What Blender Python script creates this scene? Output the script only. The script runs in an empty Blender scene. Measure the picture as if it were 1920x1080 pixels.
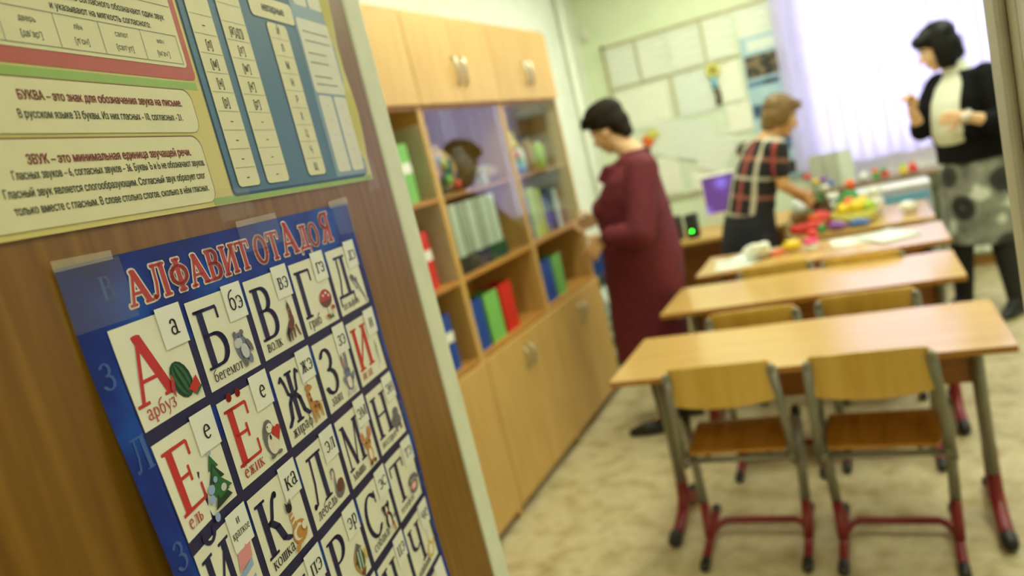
import bpy, math, random
from mathutils import Vector, Matrix
from mathutils.geometry import delaunay_2d_cdt
PI = math.pi
rnd = random.Random(7)
SC = bpy.context.scene
COL = SC.collection

# ------------------------------------------------------------------ camera
YAW, PITCH, ROLL, CAMZ, FPX = -0.46935, -0.15714, -0.24016, 1.4866, 1393.7
cy_, sy_, cp_, sp_ = math.cos(YAW), math.sin(YAW), math.cos(PITCH), math.sin(PITCH)
fwd = Vector((sy_ * cp_, cy_ * cp_, sp_))
rgt0 = Vector((cy_, -sy_, 0))
up0 = rgt0.cross(fwd)
rgt = math.cos(ROLL) * rgt0 + math.sin(ROLL) * up0
upv = -math.sin(ROLL) * rgt0 + math.cos(ROLL) * up0
cd = bpy.data.cameras.new('camera')
cam = bpy.data.objects.new('camera', cd)
COL.objects.link(cam)
m = Matrix((rgt, upv, -fwd)).transposed().to_4x4()
m.translation = Vector((0, 0, CAMZ))
cam.matrix_world = m
cd.sensor_width = 36.0
cd.lens = FPX * 36.0 / 1920.0
cd.clip_start = 0.02
cd.dof.use_dof = True
cd.dof.focus_distance = 0.655
cd.dof.aperture_fstop = 3.5
SC.camera = cam

# ------------------------------------------------------------------ world, exposure
W = bpy.data.worlds.new('overcast_sky')
SC.world = W
W.use_nodes = True
bg = W.node_tree.nodes['Background']
bg.inputs[0].default_value = (0.76, 0.73, 1.0, 1)
bg.inputs[1].default_value = 4.6
SC.view_settings.view_transform = 'Standard'
SC.view_settings.look = 'None'
SC.view_settings.gamma = 1.0
SC.view_settings.use_curve_mapping = False
SC.view_settings.exposure = 0.0
LAMP = 14.5            # room tube panels
LAMP_CORRIDOR = 19.5   # corridor panel
LAMP_COLOR = (0.97, 1.0, 0.74)
LAMP_COLOR_C = (1.0, 1.0, 0.82)


# ------------------------------------------------------------------ helpers
def lin(c):
    f = lambda v: v / 12.92 if v <= 0.04045 else ((v + 0.055) / 1.055) ** 2.4
    return tuple(f(v / 255.0) for v in c[:3]) + (1.0,)


def mat(name, col, rough=0.5, metal=0.0, var=0.06, scale=20.0, spec=0.5, coat=0.0, bump=0.0, stretch=None):
    """plain procedural material: base colour broken up by a soft noise"""
    M = bpy.data.materials.new(name)
    M.use_nodes = True
    nt = M.node_tree
    b = nt.nodes['Principled BSDF']
    b.inputs['Roughness'].default_value = rough
    b.inputs['Metallic'].default_value = metal
    b.inputs['Specular IOR Level'].default_value = spec
    if coat:
        b.inputs['Coat Weight'].default_value = coat
        b.inputs['Coat Roughness'].default_value = 0.12
    tc = nt.nodes.new('ShaderNodeTexCoord')
    mp = nt.nodes.new('ShaderNodeMapping')
    if stretch:
        mp.inputs['Scale'].default_value = stretch
    nz = nt.nodes.new('ShaderNodeTexNoise')
    nz.inputs['Scale'].default_value = scale
    nz.inputs['Detail'].default_value = 4
    nt.links.new(tc.outputs['Object'], mp.inputs[0])
    nt.links.new(mp.outputs[0], nz.inputs['Vector'])
    rp = nt.nodes.new('ShaderNodeValToRGB')
    c = lin(col)
    rp.color_ramp.elements[0].position = 0.3
    rp.color_ramp.elements[1].position = 0.7
    rp.color_ramp.elements[0].color = tuple(v * (1 - var * 2) for v in c[:3]) + (1,)
    rp.color_ramp.elements[1].color = tuple(min(1, v * (1 + var)) for v in c[:3]) + (1,)
    nt.links.new(nz.outputs['Fac'], rp.inputs[0])
    nt.links.new(rp.outputs[0], b.inputs['Base Color'])
    if bump:
        bp = nt.nodes.new('ShaderNodeBump')
        bp.inputs['Strength'].default_value = bump
        bp.inputs['Distance'].default_value = 0.004
        nt.links.new(nz.outputs['Fac'], bp.inputs['Height'])
        nt.links.new(bp.outputs[0], b.inputs['Normal'])
    return M


def ramp_mat(name, stops, rough, scale, stretch=(1, 1, 1), detail=6, coat=0.0, kind='noise', spec=0.5):
    M = bpy.data.materials.new(name)
    M.use_nodes = True
    nt = M.node_tree
    b = nt.nodes['Principled BSDF']
    b.inputs['Roughness'].default_value = rough
    b.inputs['Specular IOR Level'].default_value = spec
    b.inputs['Coat Weight'].default_value = coat
    b.inputs['Coat Roughness'].default_value = 0.15
    tc = nt.nodes.new('ShaderNodeTexCoord')
    mp = nt.nodes.new('ShaderNodeMapping')
    mp.inputs['Scale'].default_value = stretch
    nt.links.new(tc.outputs['Object'], mp.inputs[0])
    if kind == 'voronoi':
        nz = nt.nodes.new('ShaderNodeTexVoronoi')
        out = nz.outputs['Distance']
    else:
        nz = nt.nodes.new('ShaderNodeTexNoise')
        nz.inputs['Detail'].default_value = detail
        out = nz.outputs['Fac']
    nz.inputs['Scale'].default_value = scale
    nt.links.new(mp.outputs[0], nz.inputs['Vector'])
    rp = nt.nodes.new('ShaderNodeValToRGB')
    els = rp.color_ramp.elements
    while len(els) < len(stops):
        els.new(0.5)
    for e, (p, c) in zip(els, stops):
        e.position = p
        e.color = lin(c)
    nt.links.new(out, rp.inputs[0])
    nt.links.new(rp.outputs[0], b.inputs['Base Color'])
    return M


def emit_mat(name, col, strength):
    M = bpy.data.materials.new(name)
    M.use_nodes = True
    b = M.node_tree.nodes['Principled BSDF']
    b.inputs['Base Color'].default_value = (*col, 1)
    b.inputs['Emission Color'].default_value = (*col, 1)
    b.inputs['Emission Strength'].default_value = strength
    return M


def glass_mat(name, tint=(0.95, 0.98, 0.97)):
    """thin clear pane: lets light straight through, mirrors at a slant"""
    M = bpy.data.materials.new(name)
    M.use_nodes = True
    nt = M.node_tree
    nt.nodes.clear()
    o = nt.nodes.new('ShaderNodeOutputMaterial')
    mx = nt.nodes.new('ShaderNodeMixShader')
    tr = nt.nodes.new('ShaderNodeBsdfTransparent')
    gl = nt.nodes.new('ShaderNodeBsdfGlossy')
    lw = nt.nodes.new('ShaderNodeLayerWeight')
    lw.inputs['Blend'].default_value = 0.5
    gl.inputs['Roughness'].default_value = 0.02
    tr.inputs[0].default_value = (*tint, 1)
    pw = nt.nodes.new('ShaderNodeMath')
    pw.operation = 'POWER'
    pw.inputs[1].default_value = 5.0
    mu = nt.nodes.new('ShaderNodeMath')
    mu.operation = 'MULTIPLY_ADD'
    mu.inputs[1].default_value = 0.96
    mu.inputs[2].default_value = 0.045
    nt.links.new(lw.outputs['Facing'], pw.inputs[0])
    nt.links.new(pw.outputs[0], mu.inputs[0])
    nt.links.new(mu.outputs[0], mx.inputs[0])
    nt.links.new(tr.outputs[0], mx.inputs[1])
    nt.links.new(gl.outputs[0], mx.inputs[2])
    nt.links.new(mx.outputs[0], o.inputs[0])
    return M


class MB:
    """collects shapes into one mesh object"""
    def __init__(s):
        s.v, s.f, s.mi, s.cur = [], [], [], 0

    def use(s, i):
        s.cur = i
        return s

    def add(s, vs, fs):
        o = len(s.v)
        s.v += [tuple(v) for v in vs]
        for f in fs:
            s.f.append(tuple(i + o for i in f))
            s.mi.append(s.cur)
        return s

    def box(s, x0, x1, y0, y1, z0, z1, M=None):
        vs = [Vector((x, y, z)) for z in (z0, z1) for y in (y0, y1) for x in (x0, x1)]
        if M:
            vs = [M @ v for v in vs]
        return s.add(vs, [(0, 2, 3, 1), (4, 5, 7, 6), (0, 1, 5, 4), (2, 6, 7, 3), (0, 4, 6, 2), (1, 3, 7, 5)])

    def rings(s, R, closed=True, caps=True):
        n = len(R[0])
        vs = [v for r in R for v in r]
        fs = []
        for i in range(len(R) - 1):
            for j in range(n if closed else n - 1):
                k = (j + 1) % n
                fs.append((i * n + j, i * n + k, (i + 1) * n + k, (i + 1) * n + j))
        if caps and closed:
            fs.append(tuple(range(n - 1, -1, -1)))
            fs.append(tuple((len(R) - 1) * n + j for j in range(n)))
        return s.add(vs, fs)

    def tube(s, pts, r, seg=12, flat=1.0, side=None):
        """round (or flattened) tube along a polyline; r may be a list"""
        pts = [Vector(p) for p in pts]
        n = len(pts)
        rs = r if isinstance(r, (list, tuple)) else [r] * n
        R = []
        up = Vector(side) if side else None
        for i, p in enumerate(pts):
            t = (pts[min(i + 1, n - 1)] - pts[max(i - 1, 0)]).normalized()
            if up is None:
                up = Vector((0, 0, 1)) if abs(t.z) < 0.8 else Vector((1, 0, 0))
            a = (up - t * up.dot(t)).normalized()
            b = t.cross(a)
            up = a
            R.append([p + a * (rs[i] * math.cos(2 * PI * k / seg)) + b * (rs[i] * flat * math.sin(2 * PI * k / seg)) for k in range(seg)])
        return s.rings(R)

    def lathe(s, prof, c=(0, 0, 0), seg=24, M=None):
        R = []
        for (r, z) in prof:
            ring = [Vector((c[0] + r * math.cos(2 * PI * k / seg), c[1] + r * math.sin(2 * PI * k / seg), c[2] + z)) for k in range(seg)]
            if M:
                ring = [M @ v for v in ring]
            R.append(ring)
        return s.rings(R)

    def ell(s, c, r, M=None, seg=20, lat=12):
        R = []
        c = Vector(c)
        for i in range(lat + 1):
            a = -PI / 2 + PI * min(max(i / lat, 0.015), 0.985)
            ring = [Vector((r[0] * math.cos(a) * math.cos(2 * PI * k / seg), r[1] * math.cos(a) * math.sin(2 * PI * k / seg), r[2] * math.sin(a))) for k in range(seg)]
            R.append([c + (M @ v if M else v) for v in ring])
        return s.rings(R)

    def rc(s, a, b, ra, rb, seg=14):
        """round cone: closed capsule with two radii"""
        a, b = Vector(a), Vector(b)
        t = (b - a).normalized()
        u = t.orthogonal().normalized()
        w = t.cross(u)
        R = []
        for (c, r, a0, a1) in ((a, ra, -PI / 2 + 0.05, 0), (b, rb, 0, PI / 2 - 0.05)):
            for i in range(5):
                q = a0 + (a1 - a0) * i / 4
                R.append([c + t * (r * math.sin(q)) + (u * math.cos(2 * PI * k / seg) + w * math.sin(2 * PI * k / seg)) * (r * math.cos(q)) for k in range(seg)])
        return s.rings(R)

    def chain(s, pts, rs, seg=14):
        for i in range(len(pts) - 1):
            s.rc(pts[i], pts[i + 1], rs[i], rs[i + 1], seg)
        return s

    def prism(s, poly, t, M=None):
        """2-D outline (x, z) extruded along y by t"""
        n = len(poly)
        vs = [Vector((x, 0, z)) for x, z in poly] + [Vector((x, t, z)) for x, z in poly]
        if M:
            vs = [M @ v for v in vs]
        fs = [tuple(range(n)), tuple(range(2 * n - 1, n - 1, -1))] + [((i + 1) % n, i, n + i, n + (i + 1) % n) for i in range(n)]
        return s.add(vs, fs)

    def build(s, name, mats, parent=None, smooth=False, bevel=0.0, remesh=0.0, relax=0, loc=None, rotz=0.0):
        me = bpy.data.meshes.new(name)
        me.from_pydata(s.v, [], s.f)
        if not isinstance(mats, (list, tuple)):
            mats = [mats]
        for q in mats:
            me.materials.append(q)
        if len(mats) > 1:
            me.polygons.foreach_set('material_index', s.mi)
        if smooth:
            me.polygons.foreach_set('use_smooth', [True] * len(s.f))
        me.update()
        o = bpy.data.objects.new(name, me)
        COL.objects.link(o)
        if parent:
            o.parent = parent
        if loc:
            o.location = loc
        o.rotation_euler.z = rotz
        if remesh:
            q = o.modifiers.new('skin_over', 'REMESH')
            q.mode = 'VOXEL'
            q.voxel_size = remesh
            q.use_smooth_shade = True
            if relax:
                q = o.modifiers.new('relax', 'SMOOTH')
                q.iterations = relax
                q.factor = 0.5
        if bevel:
            q = o.modifiers.new('soft_edges', 'BEVEL')
            q.width = bevel
            q.segments = 2
            q.limit_method = 'ANGLE'
        return o


def tag(o, label, cat, group=None, kind=None):
    o['label'] = label
    o['category'] = cat
    if group:
        o['group'] = group
    if kind:
        o['kind'] = kind
    return o


def thing(name, label, cat, loc=(0, 0, 0), rotz=0.0, group=None):
    o = bpy.data.objects.new(name, None)
    COL.objects.link(o)
    o.empty_display_size = 0.1
    o.location = loc
    o.rotation_euler.z = rotz
    return tag(o, label, cat, group)


def struct(o):
    o['kind'] = 'structure'
    return o


def dup(root, loc, rotz=0.0, label=None, group=None):
    r = root.copy()
    COL.objects.link(r)
    r.location = loc
    r.rotation_euler.z = rotz
    if label:
        r['label'] = label
    if group:
        r['group'] = group
    for ch in list(root.children):
        c = ch.copy()
        COL.objects.link(c)
        c.parent = r
        for g in list(ch.children):
            d = g.copy()
            COL.objects.link(d)
            d.parent = c
    return r


# ------------------------------------------------------------------ materials
M_wall_green = mat('pale_green_paint', (222, 235, 204), 0.75, var=0.03, scale=6)
M_wall_white = mat('white_wall_paint', (234, 240, 228), 0.75, var=0.03, scale=6)
M_ceiling = mat('white_ceiling', (236, 236, 228), 0.9, var=0.02)
M_corridor = mat('corridor_paint', (206, 198, 160), 0.8, var=0.03)
M_floor = ramp_mat('mottled_linoleum', [(0.30, (170, 152, 108)), (0.46, (198, 185, 145)), (0.58, (212, 201, 164)), (0.74, (184, 168, 124))], 0.38, 9.0, detail=5, spec=0.4)
M_trim = mat('cream_door_frame_paint', (232, 236, 210), 0.45, var=0.03)
M_frame_grey = mat('grey_beige_frame_paint', (216, 212, 194), 0.5, var=0.03)
M_door = ramp_mat('varnished_brown_door', [(0.25, (112, 76, 16)), (0.5, (130, 92, 22)), (0.75, (146, 108, 34))], 0.42, 5.0, (14, 14, 0.8), spec=0.28)
M_beech = ramp_mat('beech_laminate', [(0.3, (194, 154, 84)), (0.5, (203, 165, 96)), (0.72, (211, 175, 108))], 0.42, 4.0, (9, 9, 0.7))
M_beech_dk = ramp_mat('beech_edge', [(0.3, (170, 118, 52)), (0.7, (188, 138, 66))], 0.45, 4.0, (4, 4, 4))
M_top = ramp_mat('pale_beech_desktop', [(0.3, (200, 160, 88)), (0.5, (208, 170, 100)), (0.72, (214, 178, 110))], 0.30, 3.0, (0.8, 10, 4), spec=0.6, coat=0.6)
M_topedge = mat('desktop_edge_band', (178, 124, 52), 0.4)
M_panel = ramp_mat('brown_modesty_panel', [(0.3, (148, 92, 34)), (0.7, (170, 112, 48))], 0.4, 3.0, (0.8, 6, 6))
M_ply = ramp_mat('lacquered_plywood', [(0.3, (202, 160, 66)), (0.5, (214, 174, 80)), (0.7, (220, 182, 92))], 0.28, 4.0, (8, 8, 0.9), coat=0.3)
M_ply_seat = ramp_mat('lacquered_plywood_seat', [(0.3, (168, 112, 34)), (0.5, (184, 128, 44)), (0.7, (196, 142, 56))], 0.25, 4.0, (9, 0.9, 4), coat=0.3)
M_grey = mat('grey_powder_coat', (134, 132, 120), 0.35, metal=0.35, var=0.03)
M_red = mat('dark_red_powder_coat', (132, 26, 34), 0.35, var=0.04)
M_black = mat('black_plastic', (30, 30, 30), 0.45, var=0.05)
M_chrome = mat('brushed_metal_handle', (196, 194, 178), 0.3, metal=0.8, var=0.02)
M_white = mat('white_plastic', (232, 232, 222), 0.4, var=0.02)
M_paper = mat('white_paper', (232, 236, 222), 0.7, var=0.02)
M_paper_b = mat('bluish_white_paper', (218, 228, 222), 0.7, var=0.03)
M_glass = glass_mat('clear_pane')


# ------------------------------------------------------------------ setting
def slab(name, m_, *b, parent=None):
    return struct(MB().box(*b).build(name, m_, parent))


XL, XR, YB, YD, ZC = -1.985, 3.4, 6.2, 1.0, 3.0      # left, right, back, doorway wall, ceiling
TW = 0.09                                             # doorway wall thickness
slab('floor', M_floor, XL - 0.1, XR + 0.1, -1.6, YB + 0.2, -0.06, 0.0)
slab('ceiling', M_ceiling, XL - 0.1, XR + 0.1, -1.6, YB + 0.2, ZC, ZC + 0.06)
slab('wall_left', M_wall_white, XL - 0.1, XL, -1.6, YB + 0.2, 0, ZC)
slab('wall_right', M_wall_green, XR, XR + 0.1, -1.6, YB + 0.2, 0, ZC)
slab('wall_corridor', M_corridor, XL, XR, -1.7, -1.6, 0, ZC)
# back wall around the window opening
WX0, WX1, WZ0, WZ1 = -0.40, 2.70, 0.79, 2.62
b = MB()
b.box(XL, WX0, YB, YB + 0.2, 0, ZC).box(WX1, XR, YB, YB + 0.2, 0, ZC)
b.box(WX0, WX1, YB, YB + 0.2, 0, WZ0).box(WX0, WX1, YB, YB + 0.2, WZ1, ZC)
struct(b.build('wall_back', M_wall_green))
# doorway wall around the door opening
DX0, DX1, DZ = -0.655, 0.160, 2.06
b = MB()
b.box(XL, DX0 - 0.055, YD, YD + TW, 0, ZC).box(DX1 + 0.045, XR, YD, YD + TW, 0, ZC)
b.box(DX0 - 0.045, DX1 + 0.045, YD, YD + TW, DZ + 0.045, ZC)
struct(b.build('wall_front', M_corridor))
# door frame: left jamb thin and cream, right jamb grey, head
b = MB().box(DX0 - 0.045, DX0, YD - 0.025, YD + 0.020, 0, DZ).box(DX0 - 0.12, DX0 - 0.045, YD - 0.02, YD, 0, DZ + 0.1)
struct(b.build('trim_1', M_trim, bevel=0.004))
b = MB().box(DX1, DX1 + 0.045, YD - 0.03, YD + TW, 0, DZ).box(DX1 + 0.02, DX1 + 0.12, YD - 0.045, YD - 0.02, 0, DZ + 0.1)
b.box(DX1 - 0.012, DX1, YD + 0.02, YD + TW, 0, DZ)
struct(b.build('trim_2', M_frame_grey, bevel=0.004))
b = MB().box(DX0 - 0.045, DX1 + 0.045, YD - 0.025, YD + TW, DZ, DZ + 0.045).box(DX0 - 0.12, DX1 + 0.12, YD - 0.045, YD - 0.025, DZ + 0.03, DZ + 0.12)
struct(b.build('trim_3', M_trim, bevel=0.004))
b = MB().box(XL + 0.0, XR, YB - 0.015, YB, 0, 0.07)
struct(b.build('baseboard_back', M_beech_dk, bevel=0.003))
b = MB().box(XL, XL + 0.015, 4.26, YB - 0.016, 0, 0.07)
struct(b.build('baseboard_left', M_beech_dk, bevel=0.003))

# window frame, panes and sill
b = MB()
for x in (WX0, 0.62, 1.66, WX1 - 0.06):
    b.box(x, x + 0.06, YB + 0.06, YB + 0.12, WZ0, WZ1)
b.box(WX0, WX1, YB + 0.05, YB + 0.13, WZ0, WZ0 + 0.15).box(WX0, WX1, YB + 0.06, YB + 0.12, WZ1 - 0.06, WZ1)
w = struct(b.build('window_1', M_white))
for x0, x1 in ((WX0 + 0.06, 0.62), (0.68, 1.66), (1.72, WX1 - 0.06)):
    MB().box(x0, x1, YB + 0.088, YB + 0.092, WZ0 + 0.15, WZ1 - 0.06).build('window_pane', M_glass, w)
M_sill = mat('brown_window_sill', (142, 122, 92), 0.4)
MB().box(WX0 - 0.04, WX1 + 0.05, YB - 0.30, YB + 0.06, WZ0 - 0.035, WZ0 - 0.001).build('window_sill', M_sill, w, bevel=0.006)

# vertical blind of translucent slats
M_blind = bpy.data.materials.new('translucent_blind_fabric')
M_blind.use_nodes = True
nt = M_blind.node_tree
nt.nodes.clear()
o_ = nt.nodes.new('ShaderNodeOutputMaterial')
mx = nt.nodes.new('ShaderNodeMixShader')
mx.inputs[0].default_value = 0.55
df = nt.nodes.new('ShaderNodeBsdfDiffuse')
tl = nt.nodes.new('ShaderNodeBsdfTranslucent')
tcn = nt.nodes.new('ShaderNodeTexCoord')
mpn = nt.nodes.new('ShaderNodeMapping')
mpn.inputs['Scale'].default_value = (30, 30, 3)
nzn = nt.nodes.new('ShaderNodeTexNoise')
nzn.inputs['Scale'].default_value = 3
rpn = nt.nodes.new('ShaderNodeValToRGB')
rpn.color_ramp.elements[0].color = (0.57, 0.52, 0.78, 1)
rpn.color_ramp.elements[1].color = (0.84, 0.81, 0.95, 1)
nt.links.new(tcn.outputs['Object'], mpn.inputs[0])
nt.links.new(mpn.outputs[0], nzn.inputs['Vector'])
nt.links.new(nzn.outputs['Fac'], rpn.inputs[0])
nt.links.new(rpn.outputs[0], df.inputs[0])
nt.links.new(rpn.outputs[0], tl.inputs[0])
nt.links.new(df.outputs[0], mx.inputs[1])
nt.links.new(tl.outputs[0], mx.inputs[2])
nt.links.new(mx.outputs[0], o_.inputs[0])
bl = thing('vertical_blind', 'pale lilac vertical slat blind drawn across the bright window', 'blind', (WX0, YB - 0.09, 0.0))
MB().box(-0.06, WX1 - WX0 + 0.06, -0.02, 0.02, 2.70, 2.75).build('head_rail', M_white, bl)
sb = MB()
sl = []
for i in range(36):
    a = math.radians(16 + 7 * math.sin(i * 1.7) + (26 if i in (1, 7, 12, 14, 16) else 0))
    x = -0.03 + i * 0.089
    dx, dy = 0.056 * math.cos(a), 0.056 * math.sin(a)
    z0 = 0.93 + 0.008 * math.sin(i * 2.1)
    q = MB()
    R = []
    for k in range(7):
        t = -1 + k / 3.0
        bow = 0.006 * (1 - t * t)
        R.append([Vector((x + t * dx - bow * math.sin(a), t * dy + bow * math.cos(a), z)) for z in (z0, 2.70)])
    q.rings(R, closed=False)
    q.build('slat', M_blind, bl, smooth=True)

# ------------------------------------------------------------------ open door leaf with its posters
DA = math.radians(-13.0)
Dd = Vector((math.sin(DA), math.cos(DA), 0))
MD = Matrix(((Dd.x, -Dd.y, 0, -0.6613), (Dd.y, Dd.x, 0, 1.0), (0, 0, 1, 0), (0, 0, 0, 1)))   # local x: along the leaf to its hinge, y: into the leaf
leaf = MB().box(-0.835, -0.030, 0.0, 0.04, 0.008, 2.04).build('door_1', M_door, bevel=0.002)
leaf.matrix_world = MD
struct(leaf)
M_steel = mat('dull_steel', (150, 148, 140), 0.35, metal=0.8)
for z in (0.25, 1.80):
    hb = MB().tube([(-0.024, 0.006, z), (-0.024, 0.006, z + 0.10)], 0.007)
    hb.build('door_hinge', M_steel, leaf, smooth=False)


def hull(P):
    P = sorted(set((round(x, 6), round(y, 6)) for x, y in P))
    def half(Q):
        h = []
        for p in Q:
            while len(h) > 1 and (h[-1][0] - h[-2][0]) * (p[1] - h[-2][1]) - (h[-1][1] - h[-2][1]) * (p[0] - h[-2][0]) <= 0:
                h.pop()
            h.append(p)
        return h
    a, b = half(P), half(P[::-1])
    return a[:-1] + b[:-1]


def arc(cx, cy, rx, ry, a0, a1, n=9):
    return [(cx + rx * math.cos(math.radians(a0 + (a1 - a0) * i / n)), cy + ry * math.sin(math.radians(a0 + (a1 - a0) * i / n))) for i in range(n + 1)]


# --- serif capitals: strokes (points, pen width, pen height) in a cap-height-1 box, with the advance width
TK, TN, SF = 0.17, 0.055, 0.30


def stem(x, y0=0.0, y1=1.0, w=TK, s0=1, s1=1):
    r = [([(x, y0 + 0.03), (x, y1 - 0.03)], w, 0.05)]
    if s0: r.append(([(x - SF * .5, y0 + 0.025), (x + SF * .5, y0 + 0.025)], 0.03, 0.05))
    if s1: r.append(([(x - SF * .5, y1 - 0.025), (x + SF * .5, y1 - 0.025)], 0.03, 0.05))
    return r


def foot(x, y, k=1.0):
    return [([(x - SF * .42 * k, y), (x + SF * .42 * k, y)], 0.03, 0.05)]


def tick(x, y, dy):
    return [([(x, y), (x, y + dy)], 0.06, 0.03)]


def hline(x0, x1, y, t=TN):
    return [([(x0, y), (x1, y)], 0.03, t)]


GL = {}
GL['А'] = ([([(.10, .03), (.40, .97)], .07, .05), ([(.38, .97), (.76, .03)], .19, .05)] + hline(.2, .62, .33) + foot(.10, .025) + foot(.76, .025, 1.2), .92)
GL['Б'] = (stem(.2) + hline(.1, .66, .97) + tick(.66, .95, -.17) + [([(.2, .55), (.42, .55)] + arc(.42, .29, .24, .26, 90, -90) + [(.2, .03)], .14, TN)], .80)
GL['В'] = (stem(.2) + [([(.2, .97), (.38, .97)] + arc(.38, .755, .20, .215, 90, -90) + [(.2, .54)], .14, TN), ([(.2, .54), (.42, .54)] + arc(.42, .285, .24, .255, 90, -90) + [(.2, .03)], .15, TN)], .80)
GL['Г'] = (stem(.2) + hline(.1, .66, .97) + tick(.67, .96, -.22), .74)
GL['Д'] = (stem(.62, .08, 1, s0=0, s1=0) + [([(.18, .1), (.32, .45), (.36, .97)], .07, .05)] + hline(.22, .78, .97) + hline(.03, .84, .08, .07) + tick(.05, .07, -.2) + tick(.82, .07, -.2), .90)
_e = stem(.2) + hline(.1, .66, .97) + tick(.67, .96, -.2) + hline(.2, .52, .51) + tick(.53, .40, .22) + hline(.1, .70, .03) + tick(.71, .04, .22)
GL['Е'] = (_e, .80)
GL['Ё'] = (_e + [(arc(.28, 1.17, .015, .015, 0, 360), .12, .12), (arc(.55, 1.17, .015, .015, 0, 360), .12, .12)], .80)
GL['Ж'] = (stem(.56) + [([(.14, .90), (.22, .96), (.30, .82), (.36, .6), (.54, .52)], .10, .06), ([(.98, .90), (.90, .96), (.82, .82), (.76, .6), (.58, .52)], .10, .06), ([(.46, .52), (.34, .42), (.26, .14), (.10, .03)], .15, .06), ([(.66, .52), (.78, .42), (.86, .14), (1.02, .03)], .15, .06)], 1.14)
GL['З'] = ([(arc(.33, .755, .21, .22, 155, -90), .14, TN), (arc(.33, .275, .26, .255, 90, -160), .15, TN)], .72)
_i = stem(.2) + stem(.74) + [([(.22, .12), (.72, .88)], .07, .05)]
GL['И'] = (_i, .96)
GL['Й'] = (_i + [(arc(.47, 1.28, .17, .17, 195, 345), .10, .06), (arc(.31, 1.25, .012, .012, 0, 360), .09, .09), (arc(.63, 1.25, .012, .012, 0, 360), .09, .09)], .96)
GL['К'] = (stem(.2) + [([(.24, .50), (.42, .58), (.56, .86), (.66, .95)], .10, .06), ([(.34, .56), (.52, .40), (.64, .12), (.80, .03)], .17, .05)] + [(arc(.68, .92, .015, .015, 0, 360), .09, .09)], .86)
GL['Л'] = (stem(.66, s1=0) + [([(.08, .05), (.2, .08), (.30, .45), (.34, .97)], .07, .05)] + hline(.22, .80, .97) + [(arc(.1, .07, .012, .012, 0, 360), .09, .09)], .88)
GL['М'] = ([([(.14, .03), (.16, .97)], .06, .05), ([(.20, .95), (.54, .06)], .16, .05), ([(.54, .06), (.88, .95)], .06, .05)] + stem(.94) + foot(.14, .025) + foot(.16, .975, .8), 1.14)
GL['Н'] = (stem(.2) + stem(.74) + hline(.2, .74, .52), .95)
GL['О'] = ([(arc(.45, .5, .33, .475, 0, 360, 18), .14, TN)], .92)
GL['П'] = (stem(.2, s1=0) + stem(.72, s1=0) + hline(.08, .84, .97), .93)
GL['Р'] = (stem(.2) + [([(.2, .97), (.40, .97)] + arc(.40, .72, .23, .25, 90, -90) + [(.2, .47)], .15, TN)], .74)
GL['С'] = ([(arc(.46, .5, .34, .475, 45, 315, 14), .14, TN)] + tick(.72, .70, .25), .84)
GL['Т'] = (stem(.42, s1=0) + hline(.06, .78, .97) + tick(.06, .96, -.2) + tick(.78, .96, -.2), .84)
GL['У'] = ([([(.12, .97), (.44, .35)], .17, .05), ([(.74, .97), (.44, .30), (.30, .04), (.16, .06)], .07, .06)] + foot(.12, .975) + foot(.74, .975, .8), .86)
GL['Ф'] = (stem(.48) + [(arc(.48, .5, .34, .28, 0, 360, 18), .13, TN)], .96)
GL['Х'] = ([([(.16, .97), (.74, .03)], .18, .05), ([(.72, .97), (.16, .03)], .07, .05)] + foot(.16, .975) + foot(.74, .975, .8) + foot(.16, .025, .8) + foot(.74, .025), .90)
GL['Ц'] = (stem(.2, s0=0) + stem(.68, s0=0) + hline(.08, .86, .03) + tick(.86, .03, -.2), .94)
GL['Ч'] = (stem(.68) + [(arc(.42, .62, .24, .20, 270, 180, 6) + [(.18, .97)], .15, TN), ([(.42, .43), (.66, .48)], .05, TN)] + foot(.18, .975), .90)
GL['Ш'] = (stem(.2, s0=0) + stem(.56, s0=0) + stem(.92, s0=0) + hline(.08, 1.04, .03), 1.12)
GL['Щ'] = (stem(.2, s0=0) + stem(.56, s0=0) + stem(.92, s0=0) + hline(.08, 1.08, .03) + tick(1.08, .03, -.2), 1.14)
_s = [([(.2, .55), (.40, .55)] + arc(.40, .29, .22, .26, 90, -90) + [(.2, .03)], .14, TN)]
GL['Ь'] = (stem(.2) + _s, .74)
GL['Ъ'] = (stem(.2, s1=0) + hline(.0, .2, .97) + tick(.0, .96, -.2) + _s, .74)
GL['Ы'] = (stem(.2) + _s + stem(.84), 1.02)
GL['Э'] = ([(arc(.36, .5, .34, .475, 135, -135, 14), .14, TN)] + hline(.34, .66, .5) + tick(.10, .70, .25), .82)
GL['Ю'] = (stem(.2) + hline(.2, .5, .5) + [(arc(.78, .5, .28, .475, 0, 360, 18), .13, TN)], 1.16)
GL['Я'] = (stem(.62) + [([(.62, .97), (.40, .97)] + arc(.40, .735, .22, .235, 90, 270) + [(.62, .50)], .14, TN), ([(.44, .50), (.16, .03)], .16, .05)] + foot(.12, .025, .7), .82)
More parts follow.
